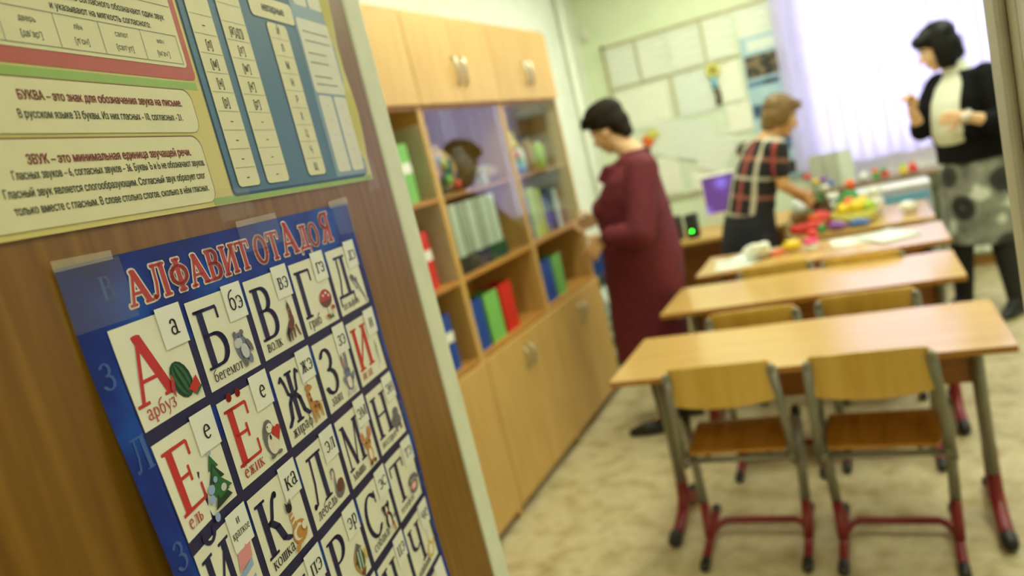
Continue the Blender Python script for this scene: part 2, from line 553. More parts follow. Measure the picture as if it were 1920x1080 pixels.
# small letters: most are small capitals; these have their own form
GLs = {}
GLs['а'] = ([([(.12, .52)] + arc(.26, .50, .15, .15, 150, 0, 6) + [(.41, .05), (.52, .05)], .11, TN), (arc(.26, .19, .16, .16, 60, 330, 10), .09, TN)], .56)
GLs['б'] = ([(arc(.30, .31, .20, .28, 0, 360, 14), .10, TN), ([(.12, .36), (.12, .70), (.28, .88), (.48, .95)], .08, .07)], .60)
GLs['е'] = ([([(.12, .36), (.48, .36)] + arc(.30, .32, .19, .29, 10, 310, 12), .10, TN)], .58)
GLs['ё'] = (GLs['е'][0] + [(arc(.20, .86, .01, .01, 0, 360), .09, .09), (arc(.42, .86, .01, .01, 0, 360), .09, .09)], .58)
GLs['р'] = ([([(.14, -.25), (.14, .60)], .11, .05), (arc(.32, .31, .18, .28, 0, 360, 14), .10, TN)] + [([(.04, -.25), (.26, -.25)], .03, .04)], .60)
GLs['у'] = ([([(.08, .60), (.30, .12)], .11, .05), ([(.52, .60), (.26, -.12), (.10, -.24)], .06, .05)], .58)
GLs['ф'] = ([([(.40, -.25), (.40, .92)], .10, .05), (arc(.40, .31, .28, .28, 0, 360, 16), .09, TN)], .82)
GLs['й'] = ([([(x * .64, y * .64) for x, y in p], w * .7, t * .8) for p, w, t in _i] + [(arc(.30, .86, .12, .10, 195, 345), .06, .05)], .62)


def glyph(ch):
    if ch in GL: return GL[ch]
    if ch in GLs: return GLs[ch]
    u = ch.upper()
    if u in GL:
        st, ad = GL[u]
        return ([([(x * .66, y * .62) for x, y in p], w * .68, t * .85) for p, w, t in st], ad * .66)
    return ([], .35)


def word_width(s, size):
    return sum(glyph(c)[1] for c in s) * size


class Sheet(MB):
    """flat print on the door: shapes in leaf coordinates (s, z), lifted off the leaf like the paper"""
    def __init__(q, lift):
        super().__init__()
        q.lift = lift

    def pt(q, s, z, h):
        return (s, -(q.lift(s, z) + h), z)

    def grid(q, s0, s1, z0, z1, h, n=1, k=1):
        vs = [q.pt(s0 + (s1 - s0) * i / n, z0 + (z1 - z0) * j / k, h) for j in range(k + 1) for i in range(n + 1)]
        w = n + 1
        q.add(vs, [(j * w + i, j * w + i + 1, (j + 1) * w + i + 1, (j + 1) * w + i) for j in range(k) for i in range(n)])

    def poly(q, P, h):
        q.add([q.pt(s, z, h) for s, z in P], [tuple(range(len(P)))])

    def rrect(q, s0, s1, z0, z1, r, h):
        P = []
        for cx, cz, a in ((s1 - r, z1 - r, 0), (s0 + r, z1 - r, 90), (s0 + r, z0 + r, 180), (s1 - r, z0 + r, 270)):
            P += arc(cx, cz, r, r, a, a + 90, 6)
        q.poly(P, h)

    def word(q, s, z, txt, size, h, grow=0.0, kx=1.0, slope=0.0):
        x = s
        for c in txt:
            st, ad = glyph(c)
            for P, w, t in st:
                w2, t2 = w * size * kx / 2 + grow, t * size / 2 + grow
                nib = [(w2 * math.cos(2 * PI * k / 8 + PI / 8) * 1.08, t2 * math.sin(2 * PI * k / 8 + PI / 8) * 1.08) for k in range(8)]
                Q = [(x + px * size * kx, z + slope * (x - s) + pz * size) for px, pz in P]
                if len(Q) == 1: Q = Q * 2
                for a, b in zip(Q, Q[1:]):
                    q.poly(hull([(a[0] + u, a[1] + v) for u, v in nib] + [(b[0] + u, b[1] + v) for u, v in nib]), h)
            x += ad * size * kx
        return x

    def sans(q, s, z, txt, size, h, align='LEFT', kx=1.0, bold=0.0):
        K = size / 0.73
        gs = [sans_glyph(c) for c in txt]
        x = {'LEFT': 0.0, 'CENTER': -0.5, 'RIGHT': -1.0}[align] * sum(g[2] for g in gs)
        for vs, fs, ad in gs:
            for ds, dz in (((0, 0),) if not bold else ((-bold, 0), (bold, 0), (0, bold * .6), (0, -bold * .6))):
                q.add([q.pt(s + ds + (x + vx) * K * kx, z + dz + vy * K, h) for vx, vy in vs], fs)
            x += ad


_sans = {}


def _outline(t):
    cu = bpy.data.curves.new('t', 'FONT')
    cu.body = t
    cu.size = 1.0
    cu.resolution_u = 3
    cu.fill_mode = 'NONE'
    ob = bpy.data.objects.new('t', cu)
    me = bpy.data.meshes.new_from_object(ob)
    P = [Vector(v.co[:2]) for v in me.vertices]
    E = [tuple(e.vertices) for e in me.edges]
    bpy.data.objects.remove(ob)
    bpy.data.curves.remove(cu)
    bpy.data.meshes.remove(me)
    return P, E


def sans_glyph(c):
    """triangles of one plain printed letter (even-odd filled) and its advance"""
    if c not in _sans:
        adv = max(p.x for p in _outline('Н' + c + 'Н')[0]) - max(p.x for p in _outline('НН')[0])
        P, E = _outline(c)
        tri = []
        v = []
        if P:
            v, _, f, _, _, _ = delaunay_2d_cdt(P, E, [], 0, 1e-6)
            for t in f:
                m_ = sum((v[i] for i in t), Vector((0, 0))) / len(t)
                k = 0
                for i, j in E:
                    a, b_ = P[i], P[j]
                    if (a.y > m_.y) != (b_.y > m_.y) and m_.x < a.x + (m_.y - a.y) * (b_.x - a.x) / (b_.y - a.y):
                        k += 1
                if k % 2:
                    tri.append(tuple(t))
        _sans[c] = ([(p.x, p.y) for p in v], tri, adv)
    return _sans[c]


def smooth01(x):
    x = min(1, max(0, x))
    return x * x * (3 - 2 * x)


# ---------------------------------------------------------------- alphabet poster
def lift_a(s, z):
    v = 0.0018
    v += 0.014 * smooth01((-0.57 - s) / 0.13) ** 1.6 * smooth01((1.46 - z) / 0.25)
    v += 0.0035 * smooth01((s + 0.30) / 0.10) * (0.5 + 0.5 * math.sin(z * 22 + 1.0)) * smooth01((1.42 - z) / 0.1)
    return v


LAM = dict(spec=0.18)
M_sheet = ramp_mat('laminated_blue_poster', [(0.30, (10, 20, 80)), (0.48, (12, 46, 134)), (0.62, (18, 80, 170)), (0.76, (38, 32, 108))], 0.42, 9.0, detail=3, **LAM)
pc = lambda n, c: mat(n, c, 0.42, var=0.015, scale=40, spec=0.25)
AP = [M_sheet, pc('card_cream', (234, 233, 208)), pc('ink_navy', (30, 28, 72)), pc('ink_red', (196, 48, 42)), pc('ink_black', (24, 24, 28)),
      pc('ink_white', (236, 226, 206)), pc('ink_title_red', (184, 62, 58)), pc('ink_green', (42, 104, 54)), pc('ink_dark_green', (18, 58, 34)),
      pc('ink_brown', (112, 66, 48)), pc('ink_tan', (196, 140, 70)), pc('ink_grey_blue', (118, 126, 152)), pc('ink_grey', (110, 108, 112)),
      pc('ink_pink', (226, 150, 150)), pc('ink_pale_blue', (150, 178, 214)), pc('ink_yellow', (220, 190, 96)), pc('ink_faint_blue', (66, 98, 164)), pc('ink_white_grey', (206, 206, 208))]
(SHT, CRM, NAVY, RED, BLK, WHT, TRED, GRN, DGRN, BRN, TAN, GBL, GRY, PNK, PBL, YEL, FBL, WGR) = range(18)
A = Sheet(lift_a)
S0, S1, Z0, Z1 = -0.694, -0.206, 0.805, 1.493
A.use(SHT).grid(S0, S1, Z0, Z1, 0.0, 26, 36)
# faint letters drifting in the margin of the poster
for s, z, t, sz in ((-.688, 1.40, 'З', .020), (-.690, 1.335, 'Л', .026), (-.688, 1.255, 'З', .022), (-.690, 1.18, 'К', .028), (-.226, 1.20, 'О', .018), (-.222, 1.09, 'С', .022), (-.225, 1.02, 'Э', .02), (-.66, 1.462, 'В', .018)):
    A.use(FBL).word(s, z, t, sz, 0.0003)
x = -0.635
for wd, sz in (('АЛФАВИТ', .0275), (' ', .02), ('ОТ', .0285), (' ', .014), ('А', .0355), (' ', .010), ('ДО', .0270), (' ', .014), ('Я', .0355)):
    kx = 1.03
    A.use(WHT).word(x, 1.4515, wd, sz, 0.0004, grow=0.0019, kx=kx)
    x = A.use(TRED).word(x, 1.4515, wd, sz, 0.0008, grow=0.0004, kx=kx)

E_, P_ = 'e', 'p'
PIC = {
 'А': [(E_, .40, .52, .36, .50, 20, DGRN), (E_, .40, .52, .25, .47, 20, GRN), (E_, .40, .52, .15, .46, 20, DGRN), (E_, .40, .52, .06, .45, 20, GRN), (P_, [(.0, .18), (.12, .62), (.05, .78), (-.08, .4)], TRED), (P_, [(.52, .22), (.92, .48), (1.0, .20), (.74, .04)], RED), (P_, [(.72, .04), (1.0, .2), (1.04, .14), (.76, -.02)], GRN)],
 'Б': [(E_, .45, .52, .32, .40, 15, GBL), (E_, .40, .78, .24, .20, 0, GBL), (E_, .30, .70, .20, .14, 10, WGR), (E_, .22, .97, .09, .07, 40, GRY), (E_, .58, .96, .09, .07, -30, GRY), (E_, .38, .12, .11, .14, 0, GRY), (E_, .66, .16, .11, .16, 0, GBL), (E_, .78, .52, .09, .22, 25, GRY), (E_, .48, .42, .18, .22, 10, WGR), (E_, .34, .86, .03, .03, 0, BLK), (E_, .5, .86, .03, .03, 0, BLK)],
 'В': [(E_, .52, .46, .30, .15, 35, BRN), (E_, .64, .66, .13, .20, 10, BRN), (P_, [(.56, .78), (.52, 1.05), (.62, 1.22), (.72, 1.02), (.74, .76)], BRN), (P_, [(.60, 1.08), (.60, 1.28), (.68, 1.10)], BLK), (P_, [(.54, .34), (.52, .02), (.60, .02), (.66, .34)], BRN), (P_, [(.70, .40), (.86, .02), (.94, .02), (.80, .44)], BRN), (P_, [(.30, .40), (.30, -.02), (.38, -.02), (.44, .36)], BRN), (P_, [(.26, .44), (.10, .28), (.12, .02), (.20, -.04), (.24, .2), (.36, .36)], BLK), (E_, .58, .95, .025, .025, 0, YEL)],
 'Г': [(P_, [(.40, .08), (.62, .08), (.56, .55), (.44, .55)], WHT), (E_, .46, .66, .42, .24, 0, BRN), (P_, arc(.46, .66, .46, .40, 0, 180, 10), TRED), (E_, .3, .86, .06, .05, 0, WHT), (E_, .52, .92, .07, .05, 0, WHT), (E_, .68, .80, .06, .05, 0, WHT), (P_, [(.76, .05), (.84, .05), (.82, .28), (.78, .28)], WHT), (P_, arc(.80, .27, .14, .16, 0, 180, 6), TRED), (P_, [(.30, .0), (.42, .20), (.5, .04), (.6, .18), (.7, .0)], GRN), (E_, .26, .12, .1, .07, 0, TRED)],
 'Д': [(P_, [(.02, 1.02), (.14, 1.16), (.34, 1.06), (.56, .76), (.74, .40), (.90, .10), (1.0, -.06), (.80, .10), (.56, .48), (.3, .78), (.1, .92)], GRY), (P_, [(.40, .94), (.58, .98), (.54, .76)], GRY), (P_, [(.36, .72), (.30, .50), (.46, .60)], GRY), (P_, [(.88, .10), (.84, -.1), (1.1, -.12), (1.02, .02)], WGR), (P_, [(.14, .92), (.34, .78), (.56, .48), (.5, .48), (.28, .72)], WGR)],
 'Е': [(P_, [(.46, 1.24), (.24, .86), (.70, .86)], GRN), (P_, [(.46, 1.0), (.12, .54), (.82, .54)], DGRN), (P_, [(.46, .96), (.22, .56), (.62, .56)], GRN), (P_, [(.48, .70), (.02, .20), (1.0, .20)], GRN), (P_, [(.48, .40), (.06, -.10), (.90, -.02)], DGRN), (P_, [(.5, .6), (.3, .08), (.84, .16)], GRN), (E_, .12, .44, .15, .12, 0, PBL), (E_, .62, .28, .12, .10, 0, WGR), (E_, .38, .60, .09, .08, 0, PBL), (E_, .0, -.24, .12, .12, 0, PBL), (E_, .02, .22, .13, .11, 0, PBL), (E_, .46, 1.28, .06, .05, 0, PBL)],
 'Ё': [(E_, .46, .50, .36, .52, 8, GRY), (E_, .52, .36, .28, .34, 0, WHT), (E_, .46, .86, .22, .22, 0, GRY), (E_, .50, .82, .16, .14, 0, CRM), (E_, .44, .56, .05, .08, 0, BLK), (E_, .68, .66, .14, .13, 0, RED), (E_, .88, .66, .14, .13, 0, RED), (P_, [(.55, .62), (1.01, .62), (.80, .34)], RED), (E_, .4, .88, .03, .03, 0, BLK), (E_, .30, .02, .14, .06, 0, GRY), (E_, .66, .02, .14, .06, 0, GRY)],
 'Ж': [(E_, .56, .44, .34, .18, -12, TAN), (P_, [(.24, .46), (.20, 1.02), (.40, 1.06), (.50, .54)], TAN), (E_, .42, 1.12, .22, .10, -10, TAN), (P_, [(.26, 1.16), (.24, 1.30), (.30, 1.18)], BRN), (P_, [(.38, 1.18), (.38, 1.32), (.44, 1.18)], BRN), (P_, [(.26, .40), (.28, -.04), (.38, -.04), (.40, .36)], TAN), (P_, [(.46, .34), (.50, .02), (.60, .02), (.60, .34)], TAN), (P_, [(.76, .40), (.78, .0), (.88, .0), (.90, .42)], TAN), (E_, .34, .72, .06, .07, 0, BRN), (E_, .50, .46, .07, .05, 0, BRN), (E_, .70, .42, .07, .05, 0, BRN), (E_, .32, .92, .05, .05, 0, BRN), (E_, .62, .56, .05, .04, 0, BRN), (P_, [(.90, .48), (1.04, .60), (1.02, .40)], BRN)],
 'З': [(E_, .5, .36, .28, .34, 0, GBL), (E_, .5, .36, .18, .24, 0, WHT), (E_, .5, .74, .24, .20, 0, GBL), (E_, .36, 1.12, .09, .30, 12, GBL), (E_, .62, 1.14, .09, .32, -8, GBL), (E_, .36, 1.1, .04, .2, 12, PNK), (E_, .3, .02, .16, .09, 0, WGR), (E_, .7, .02, .16, .09, 0, WGR), (E_, .18, .5, .09, .18, 30, GBL), (E_, .82, .5, .09, .18, -30, GBL), (E_, .42, .8, .03, .04, 0, BLK), (E_, .58, .8, .03, .04, 0, BLK)],
 'И': [(P_, [(.60, 1.1), (.68, 1.1), (.62, .10), (.60, .10)], GRY), (E_, .64, 1.04, .03, .07, 0, WHT), (P_, [(.64, 1.04), (.44, .7), (.5, .3), (.3, .0), (.34, -.02), (.54, .28), (.48, .68)], WGR)],
 'Й': [(P_, [(.14, .78), (.86, .92), (.78, .0), (.24, .0)], PBL), (P_, [(.20, .84), (.90, .96), (1.0, 1.44), (.34, 1.32)], PNK), (P_, [(.18, .62), (.84, .72), (.82, .5), (.2, .42)], WHT), (E_, .5, .3, .2, .12, 0, RED)],
 'К': [(E_, .50, .32, .42, .34, 0, TAN), (E_, .44, .34, .30, .24, 10, WHT), (E_, .50, .30, .22, .18, 0, TAN), (P_, [(.22, .5), (.18, 1.0), (.36, 1.0), (.44, .55)], TAN), (P_, [(.20, .66), (.40, .72), (.40, .78), (.20, .72)], WHT), (P_, [(.19, .84), (.38, .88), (.38, .94), (.19, .9)], WHT), (E_, .26, 1.18, .16, .14, 0, BLK), (P_, [(.12, 1.22), (.10, 1.42), (.22, 1.30)], BLK), (P_, [(.30, 1.30), (.40, 1.44), (.42, 1.22)], GRY), (E_, .18, -.02, .18, .08, 30, TAN), (E_, .74, .40, .14, .12, 0, WHT)],
 'Л': [(E_, .58, .26, .34, .26, 15, GRY), (E_, .64, .38, .26, .2, 25, BRN), (P_, arc(.34, .92, .14, .18, 200, -20, 8) + arc(.34, .92, .08, .10, -20, 200, 8), GRY), (P_, [(.42, .88), (.48, .90), (.40, .60), (.36, .30), (.26, .34), (.32, .62)], GRY), (P_, [(.20, .88), (.12, .76), (.24, .80)], RED)],
 'М': [(E_, .52, .30, .24, .32, 0, TAN), (E_, .52, .30, .14, .22, 0, WHT), (E_, .5, .74, .28, .22, 0, TAN), (E_, .20, 1.04, .17, .22, 15, PNK), (E_, .82, 1.06, .17, .22, -15, PNK), (E_, .20, 1.04, .11, .15, 15, TAN), (E_, .82, 1.06, .11, .15, -15, TAN), (E_, .38, .78, .04, .05, 0, BLK), (E_, .62, .78, .04, .05, 0, BLK), (E_, .5, .66, .05, .04, 0, PNK), (E_, .36, .0, .12, .08, 0, BRN), (E_, .68, .0, .12, .08, 0, BRN)],
 'Н': [(E_, .52, .52, .40, .28, -8, GRY), (E_, .60, .84, .26, .20, 0, GRY), (P_, [(.18, .66), (.0, .82), (.20, .52)], WGR), (E_, .22, .54, .17, .15, 0, GRY), (P_, [(.28, .34), (.26, .08), (.40, .08), (.42, .34)], GRY), (P_, [(.66, .34), (.68, .08), (.82, .08), (.80, .34)], GRY), (E_, .2, .62, .03, .03, 0, BLK)],
 'П': [(E_, .5, .4, .4, .3, 0, TAN)],
 'Р': [(E_, .46, .46, .38, .44, 15, TAN), (E_, .5, .46, .30, .36, 15, GRN), (P_, [(.34, .16), (.42, .12), (.48, .78), (.40, .80)], WGR), (P_, [(.52, .12), (.60, .16), (.66, .76), (.58, .80)], WGR), (P_, [(.26, .82), (.50, 1.06), (.78, .80)], GRY), (P_, [(.28, .06), (.5, -.16), (.74, .1)], BRN), (P_, [(.78, .46), (1.02, .72), (1.0, .2)], YEL), (E_, .18, .50, .05, .05, 0, BLK)],
 'С': [(E_, .52, .40, .30, .32, 0, BLK), (E_, .52, .36, .14, .26, 0, WHT), (E_, .46, .84, .24, .22, 0, BLK), (E_, .46, .80, .10, .18, 0, WHT), (E_, .24, .98, .10, .14, 30, BLK), (E_, .66, .98, .10, .14, -30, BLK), (E_, .46, .72, .07, .06, 0, RED), (P_, [(.3, .2), (.28, -.10), (.40, -.10), (.42, .2)], WHT), (P_, [(.66, .24), (.70, -.10), (.84, -.10), (.80, .24)], TAN), (P_, [(.82, .4), (1.0, .5), (.9, .3)], BLK)],
 'Т': [(E_, .5, .42, .42, .26, 0, GRY), (E_, .48, .46, .30, .16, 0, PNK), (E_, .48, .46, .12, .09, 0, WHT), (P_, arc(.5, .74, .44, .2, 0, 180, 8), GRY), (E_, .14, .68, .12, .09, 0, GRY), (E_, .86, .68, .12, .09, 0, GRY)],
 'Ч': [(E_, .5, .36, .36, .32, 0, YEL), (E_, .5, .36, .22, .20, 0, CRM), (P_, [(.4, .66), (.6, .66), (.54, .78), (.46, .78)], YEL), (P_, [(.82, .38), (1.1, .62), (1.06, .68), (.8, .5)], YEL), (P_, [(.5, .8), (.62, 1.2), (.56, 1.24), (.46, .84)], WGR)],
}
ROWS = [('АБВГД', ('а', 'бэ', 'вэ', 'гэ', 'дэ'), ('арбуз', 'бегемот', 'волк', 'гриб', 'дельфин')),
        ('ЕЁЖЗИ', ('е', 'е', 'жэ', 'зэ', 'и'), ('ель', 'ёжик', 'жираф', 'заяц', 'игла')),
        ('ЙКЛМН', ('и|краткое', 'ка', 'эл', 'эм', 'эн'), ('йогурт', 'кошка', 'лебедь', 'мышь', 'носорог')),
        ('ОПРСТ', ('о', 'пэ', 'эр', 'эс', 'тэ'), ('', '', 'рыба', 'собака', 'телефон')),
        ('УФХЦЧ', ('у', 'эф', 'ха', 'цэ', 'че'), ('', '', '', '', 'чайник')),
        ('ШЩЪЫЬ', ('', '', '', '', ''), ('', '', '', '', ''))]
TABS = []
for r, (let, tabs, words) in enumerate(ROWS):
    for c, ch in enumerate(let):
        s, z = -0.6670 + 0.0907 * c, 1.4405 - 0.0917 * r
        vowel = ch in 'АЕЁИОУЫ'
        A.use(NAVY).grid(s - .0015, s + .0895, z - .0915, z - .030, 0.0003, 3, 3)
        A.use(CRM).grid(s, s + .081, z - .0805, z, 0.0006, 4, 4)
        st, ad = GL[ch]
        h = .0535
        kx = min(1.0, .052 / (ad * h))
        A.use(RED if vowel else NAVY).word(s + .004, z - .0630, ch, h, 0.0010, kx=kx * .98)
        if words[c]:
            size = min(.0130, .046 / max(.1, sum(glyph(q)[1] for q in words[c])))
            A.use(TRED if vowel else BLK).word(s + .008, z - .0745, words[c], size, 0.0012)
        px, pz, pw = s + .0455, z - .0745, .033
        for k, it in enumerate(PIC.get(ch, [])):
            hh = 0.0013 + k * 0.00012
            if it[0] == 'e':
                _, cx, cz, rx, rz, an, col = it
                ca, sa = math.cos(math.radians(an)), math.sin(math.radians(an))
                P = [(px + pw * (cx + rx * math.cos(t) * ca - rz * math.sin(t) * sa), pz + pw * (cz + rx * math.cos(t) * sa + rz * math.sin(t) * ca)) for t in [2 * PI * q / 16 for q in range(16)]]
            else:
                _, Q, col = it
                P = [(px + pw * u, pz + pw * v) for u, v in Q]
            A.use(col).poly(P, hh)
        if tabs[c] or r == 5:
            TABS.append((s, z, tabs[c]))
poster = A.build('alphabet_poster', AP)
poster.matrix_world = MD
tag(poster, 'dark blue laminated alphabet poster with picture cards taped low on the door', 'poster')
M_tab = mat('glued_paper_tab', (236, 238, 222), 0.5, var=0.02)
for s, z, t in TABS:
    q = Sheet(lift_a)
    ds, dz = rnd.uniform(-.0015, .002), rnd.uniform(-.001, .003)
    a0, a1, b0, b1 = s + .0525 + ds, s + .0835 + ds, z - .030 + dz, z + .004 + dz
    q.use(0).grid(a0, a1, b0, b1, 0.0016, 2, 2)
    if '|' in t:
        q.use(1).word(a0 + .013, b0 + .0215, 'и', .0085, 0.0020)
        q.use(1).word(a0 + .002, b0 + .011, 'краткое', .0085, 0.0020, kx=.8)
    elif t:
        wd = word_width(t, .0200)
        q.use(1).word((a0 + a1) / 2 - wd / 2 + .001, b0 + .0090, t, .0200, 0.0020)
    o = q.build('letter_tab', [M_tab, AP[BLK]], poster)
M_tape = mat('clear_sticky_tape', (208, 200, 160), 0.15, spec=0.8)
M_tape.node_tree.nodes['Principled BSDF'].inputs['Alpha'].default_value = 0.10
M_tape_s = mat('milky_sticky_tape', (222, 214, 170), 0.25, spec=0.8)
M_tape_s.node_tree.nodes['Principled BSDF'].inputs['Alpha'].default_value = 0.38


def tape(parent, lift, P, m_):
    q = Sheet(lift)
    q.poly(P, 0.0024)
    return q.build('sticky_tape', m_, parent)


tape(poster, lift_a, [(-.697, 1.4905), (-.640, 1.4905), (-.640, 1.4975), (-.697, 1.4985)], M_tape_s)
tape(poster, lift_a, [(-.697, 1.4450), (-.632, 1.4440), (-.634, 1.492), (-.697, 1.4910)], M_tape)
tape(poster, lift_a, [(-.470, 1.467), (-.392, 1.467), (-.392, 1.499), (-.470, 1.498)], M_tape)
tape(poster, lift_a, [(-.4695, 1.4925), (-.393, 1.4935), (-.393, 1.4995), (-.4695, 1.4985)], M_tape_s)
tape(poster, lift_a, [(-.262, 1.4900), (-.206, 1.4900), (-.206, 1.5000), (-.262, 1.4985)], M_tape_s)
tape(poster, lift_a, [(-.255, 1.455), (-.203, 1.453), (-.203, 1.490), (-.255, 1.492)], M_tape)

# ---------------------------------------------------------------- phonetics chart above it
def lift_b(s, z):
    return 0.0018 + 0.006 * smooth01((s + 0.108) / 0.010) * (0.6 + 0.4 * math.sin(z * 40))


M_chart = ramp_mat('laminated_yellow_chart', [(0.28, (206, 196, 104)), (0.5, (218, 206, 128)), (0.68, (206, 200, 116)), (0.84, (158, 184, 84))], 0.30, 3.4, detail=2, **LAM)
BP = [M_chart, pc('chart_cream', (226, 222, 176)), pc('chart_blue', (78, 118, 138)), pc('chart_blue_border', (46, 76, 100)), pc('chart_red', (188, 92, 78)), pc('chart_brown_line', (128, 92, 40)),
      pc('chart_ink', (40, 44, 40)), pc('chart_heading_red', (150, 70, 60)), pc('chart_grey_line', (138, 146, 124)), pc('chart_pale', (222, 222, 200)), pc('chart_green', (150, 186, 92)), pc('chart_ink_violet', (66, 62, 96)), pc('chart_pale_blue', (136, 162, 176))]
(BG, CR, BL, BS, RD, BRL, INK, HRED, GLN, PAL, GR, VIO, PBL2) = range(13)
Bp = Sheet(lift_b)
Bp.use(BG).grid(-.826, -.098, 1.5165, 2.02, 0.0, 30, 16)
Bp.use(GR).grid(-.49, -.099, 1.5175, 1.524, 0.0002, 14, 1)
Bp.use(GR).grid(-.82, -.463, 1.627, 1.634, 0.0002, 10, 1)
# red framed box with the little table
Bp.use(RD).rrect(-.90 + .075, -.4605, 1.6360, 1.98, .006, 0.0004)
Bp.use(CR).rrect(-.90 + .080, -.4690, 1.6475, 1.97, .005, 0.0007)
for z in (1.6505, 1.6765):
    Bp.use(GLN).grid(-.815, -.4735, z, z + .0006, 0.001)
for s in (-.4741, -.5238, -.5736, -.6200, -.6700, -.72):
    Bp.use(GLN).grid(s, s + .0007, 1.6505, 1.6765, 0.001)
for s, a, b_ in ((-.4988, 'мяч', '[м’ач’]'), (-.5487, 'салют', '[сал’ут]'), (-.5968, 'лён', '[л’он]'), (-.6450, 'дверь', '[дв’эр’]')):
    Bp.use(INK).sans(s, 1.6672, a, .0046, 0.001, 'CENTER', .85)
    Bp.use(INK).sans(s, 1.6560, b_, .0050, 0.001, 'CENTER', .85)
for s, a in ((-.4988, '[м’и]'), (-.5487, '[с’у]')):
    Bp.use(INK).sans(s, 1.7080, a, .0050, 0.001, 'CENTER', .85)
Bp.use(GLN).grid(-.815, -.4705, 1.7035, 1.7041, 0.001)
Bp.use(INK).sans(-.4830, 1.6900, 'после согласного обозначают один звук', .0058, 0.001, 'RIGHT', .78, .00008)
Bp.use(INK).sans(-.5060, 1.6802, 'и указывают на мягкость согласного:', .0058, 0.001, 'RIGHT', .78, .00008)
# two cream text boxes
Bp.use(BRL).rrect(-.822, -.4770, 1.5870, 1.6270, .011, 0.0004)
Bp.use(CR).rrect(-.823, -.4783, 1.5868, 1.6258, .011, 0.0007)
Bp.use(HRED).sans(-.4955, 1.6105, 'БУКВА – это знак для обозначения звука на письме.', .0068, 0.001, 'RIGHT', .76, .00030)
Bp.use(INK).sans(-.5000, 1.5975, 'В русском языке 33 буквы. Из них гласных - 10, согласных - 21.', .0062, 0.001, 'RIGHT', .70, .00010)
Bp.use(BRL).rrect(-.822, -.4835, 1.5215, 1.5840, .012, 0.0004)
Bp.use(CR).rrect(-.823, -.4848, 1.5213, 1.5827, .012, 0.0007)
Bp.use(HRED).sans(-.5040, 1.5655, 'ЗВУК – это минимальная единица звучащей речи.', .0070, 0.001, 'RIGHT', .78, .00030)
Bp.use(INK).sans(-.4880, 1.5555, 'Гласных звуков – 6, согласных звуков – 36. Буквы Ъ и Ь не обозначают звуков.', .0062, 0.001, 'RIGHT', .66, .00010)
Bp.use(INK).sans(-.4930, 1.5435, 'Гласный звук является слогообразующим. Согласный звук образует слог', .0062, 0.001, 'RIGHT', .72, .00010)
Bp.use(INK).sans(-.4930, 1.5320, 'только вместе с гласным. В слове столько слогов, сколько в нём гласных.', .0062, 0.001, 'RIGHT', .70, .00010)
# blue panel with columns
Bp.use(BS).rrect(-.4560, -.108, 1.5225, 1.98, .006, 0.0003)  # darker blue printed border round the panel
Bp.use(BL).rrect(-.4535, -.109, 1.5255, 1.98, .006, 0.0006)
Bp.use(PBL2).grid(-.213, -.1095, 1.5275, 1.97, 0.0009, 6, 6)
C1 = ['–', '[л]', '[м]', '[н]', '[р]', '–', '–', '–', '–']
C2 = ['[й’],([j’])', '[л’]', '[м’]', '[н’]', '[р’]', '–', '–', '–', '–']
for s0, s1, tx in ((-.4425, -.4015, C1), (-.3865, -.3385, C2)):
    Bp.use(BS).rrect(s0 - .0015, s1 + .0012, 1.5295, 1.96, .006, 0.0009)
    Bp.use(CR).rrect(s0, s1, 1.5310, 1.96, .005, 0.0012)
    for k in range(12):
        z = 1.5310 + .0192 * k
        if k: Bp.use(GLN).grid(s0 + .002, s1 - .002, z - .0002, z + .0003, 0.0015)
        if k < 9:
            t = tx[8 - k]
            Bp.use(INK).sans((s0 + s1) / 2, z + .0055, t, .0090, 0.0015, 'CENTER', .62 if len(t) > 6 else .75, .00012)
Bp.use(BS).rrect(-.3185, -.2125, 1.7185, 1.7465, .006, 0.0009)
Bp.use(CR).rrect(-.3170, -.2140, 1.7198, 1.7455, .006, 0.0012)
Bp.use(VIO).sans(-.2640, 1.7285, 'непарные', .0100, 0.0015, 'CENTER', .80, .00020)
Bp.use(BS).rrect(-.2900, -.2405, 1.5320, 1.7165, .006, 0.0009)
Bp.use(CR).rrect(-.2888, -.2418, 1.5335, 1.7160, .006, 0.0012)
for k, t in enumerate('ЩЧЦХРНМЛЙ'):
    z = 1.5335 + .0205 * k
    if k: Bp.use(GLN).grid(-.2868, -.2438, z - .0002, z + .0003, 0.0015)
    Bp.use(VIO).sans(-.2653, z + .0058, t, .0092, 0.0015, 'CENTER', .8, .00010)
for s0, s1, z1 in ((-.2040, -.1640, 1.634), (-.1580, -.1180, 1.634)):
    Bp.use(PAL).rrect(s0, s1, 1.5330, z1, .005, 0.0012)
    for k in range(5):
        Bp.use(GLN).sans((s0 + s1) / 2, 1.540 + .0195 * k, '–', .0075, 0.0015, 'CENTER', .8)
Bp.use(PAL).rrect(-.2080, -.1150, 1.6370, 1.7330, .006, 0.0012)
for z in (1.716, 1.704, 1.688, 1.676, 1.658, 1.648):
    Bp.use(GLN).grid(-.198, -.125 - .01 * (int(z * 1000) % 3), z, z + .0016, 0.0015)
for s0, s1 in ((-.2000, -.1640), (-.1580, -.1200)):
    Bp.use(PAL).rrect(s0, s1, 1.7500, 1.96, .005, 0.0012)
chart = Bp.build('phonetics_chart', BP)
chart.matrix_world = MD
tag(chart, 'yellow laminated phonetics chart with blue columns taped high on the door', 'poster')
tape(chart, lift_b, [(-.128, 1.500), (-.088, 1.505), (-.086, 1.545), (-.126, 1.548)], M_tape)
tape(chart, lift_b, [(-.490, 1.500), (-.430, 1.502), (-.430, 1.530), (-.490, 1.532)], M_tape)

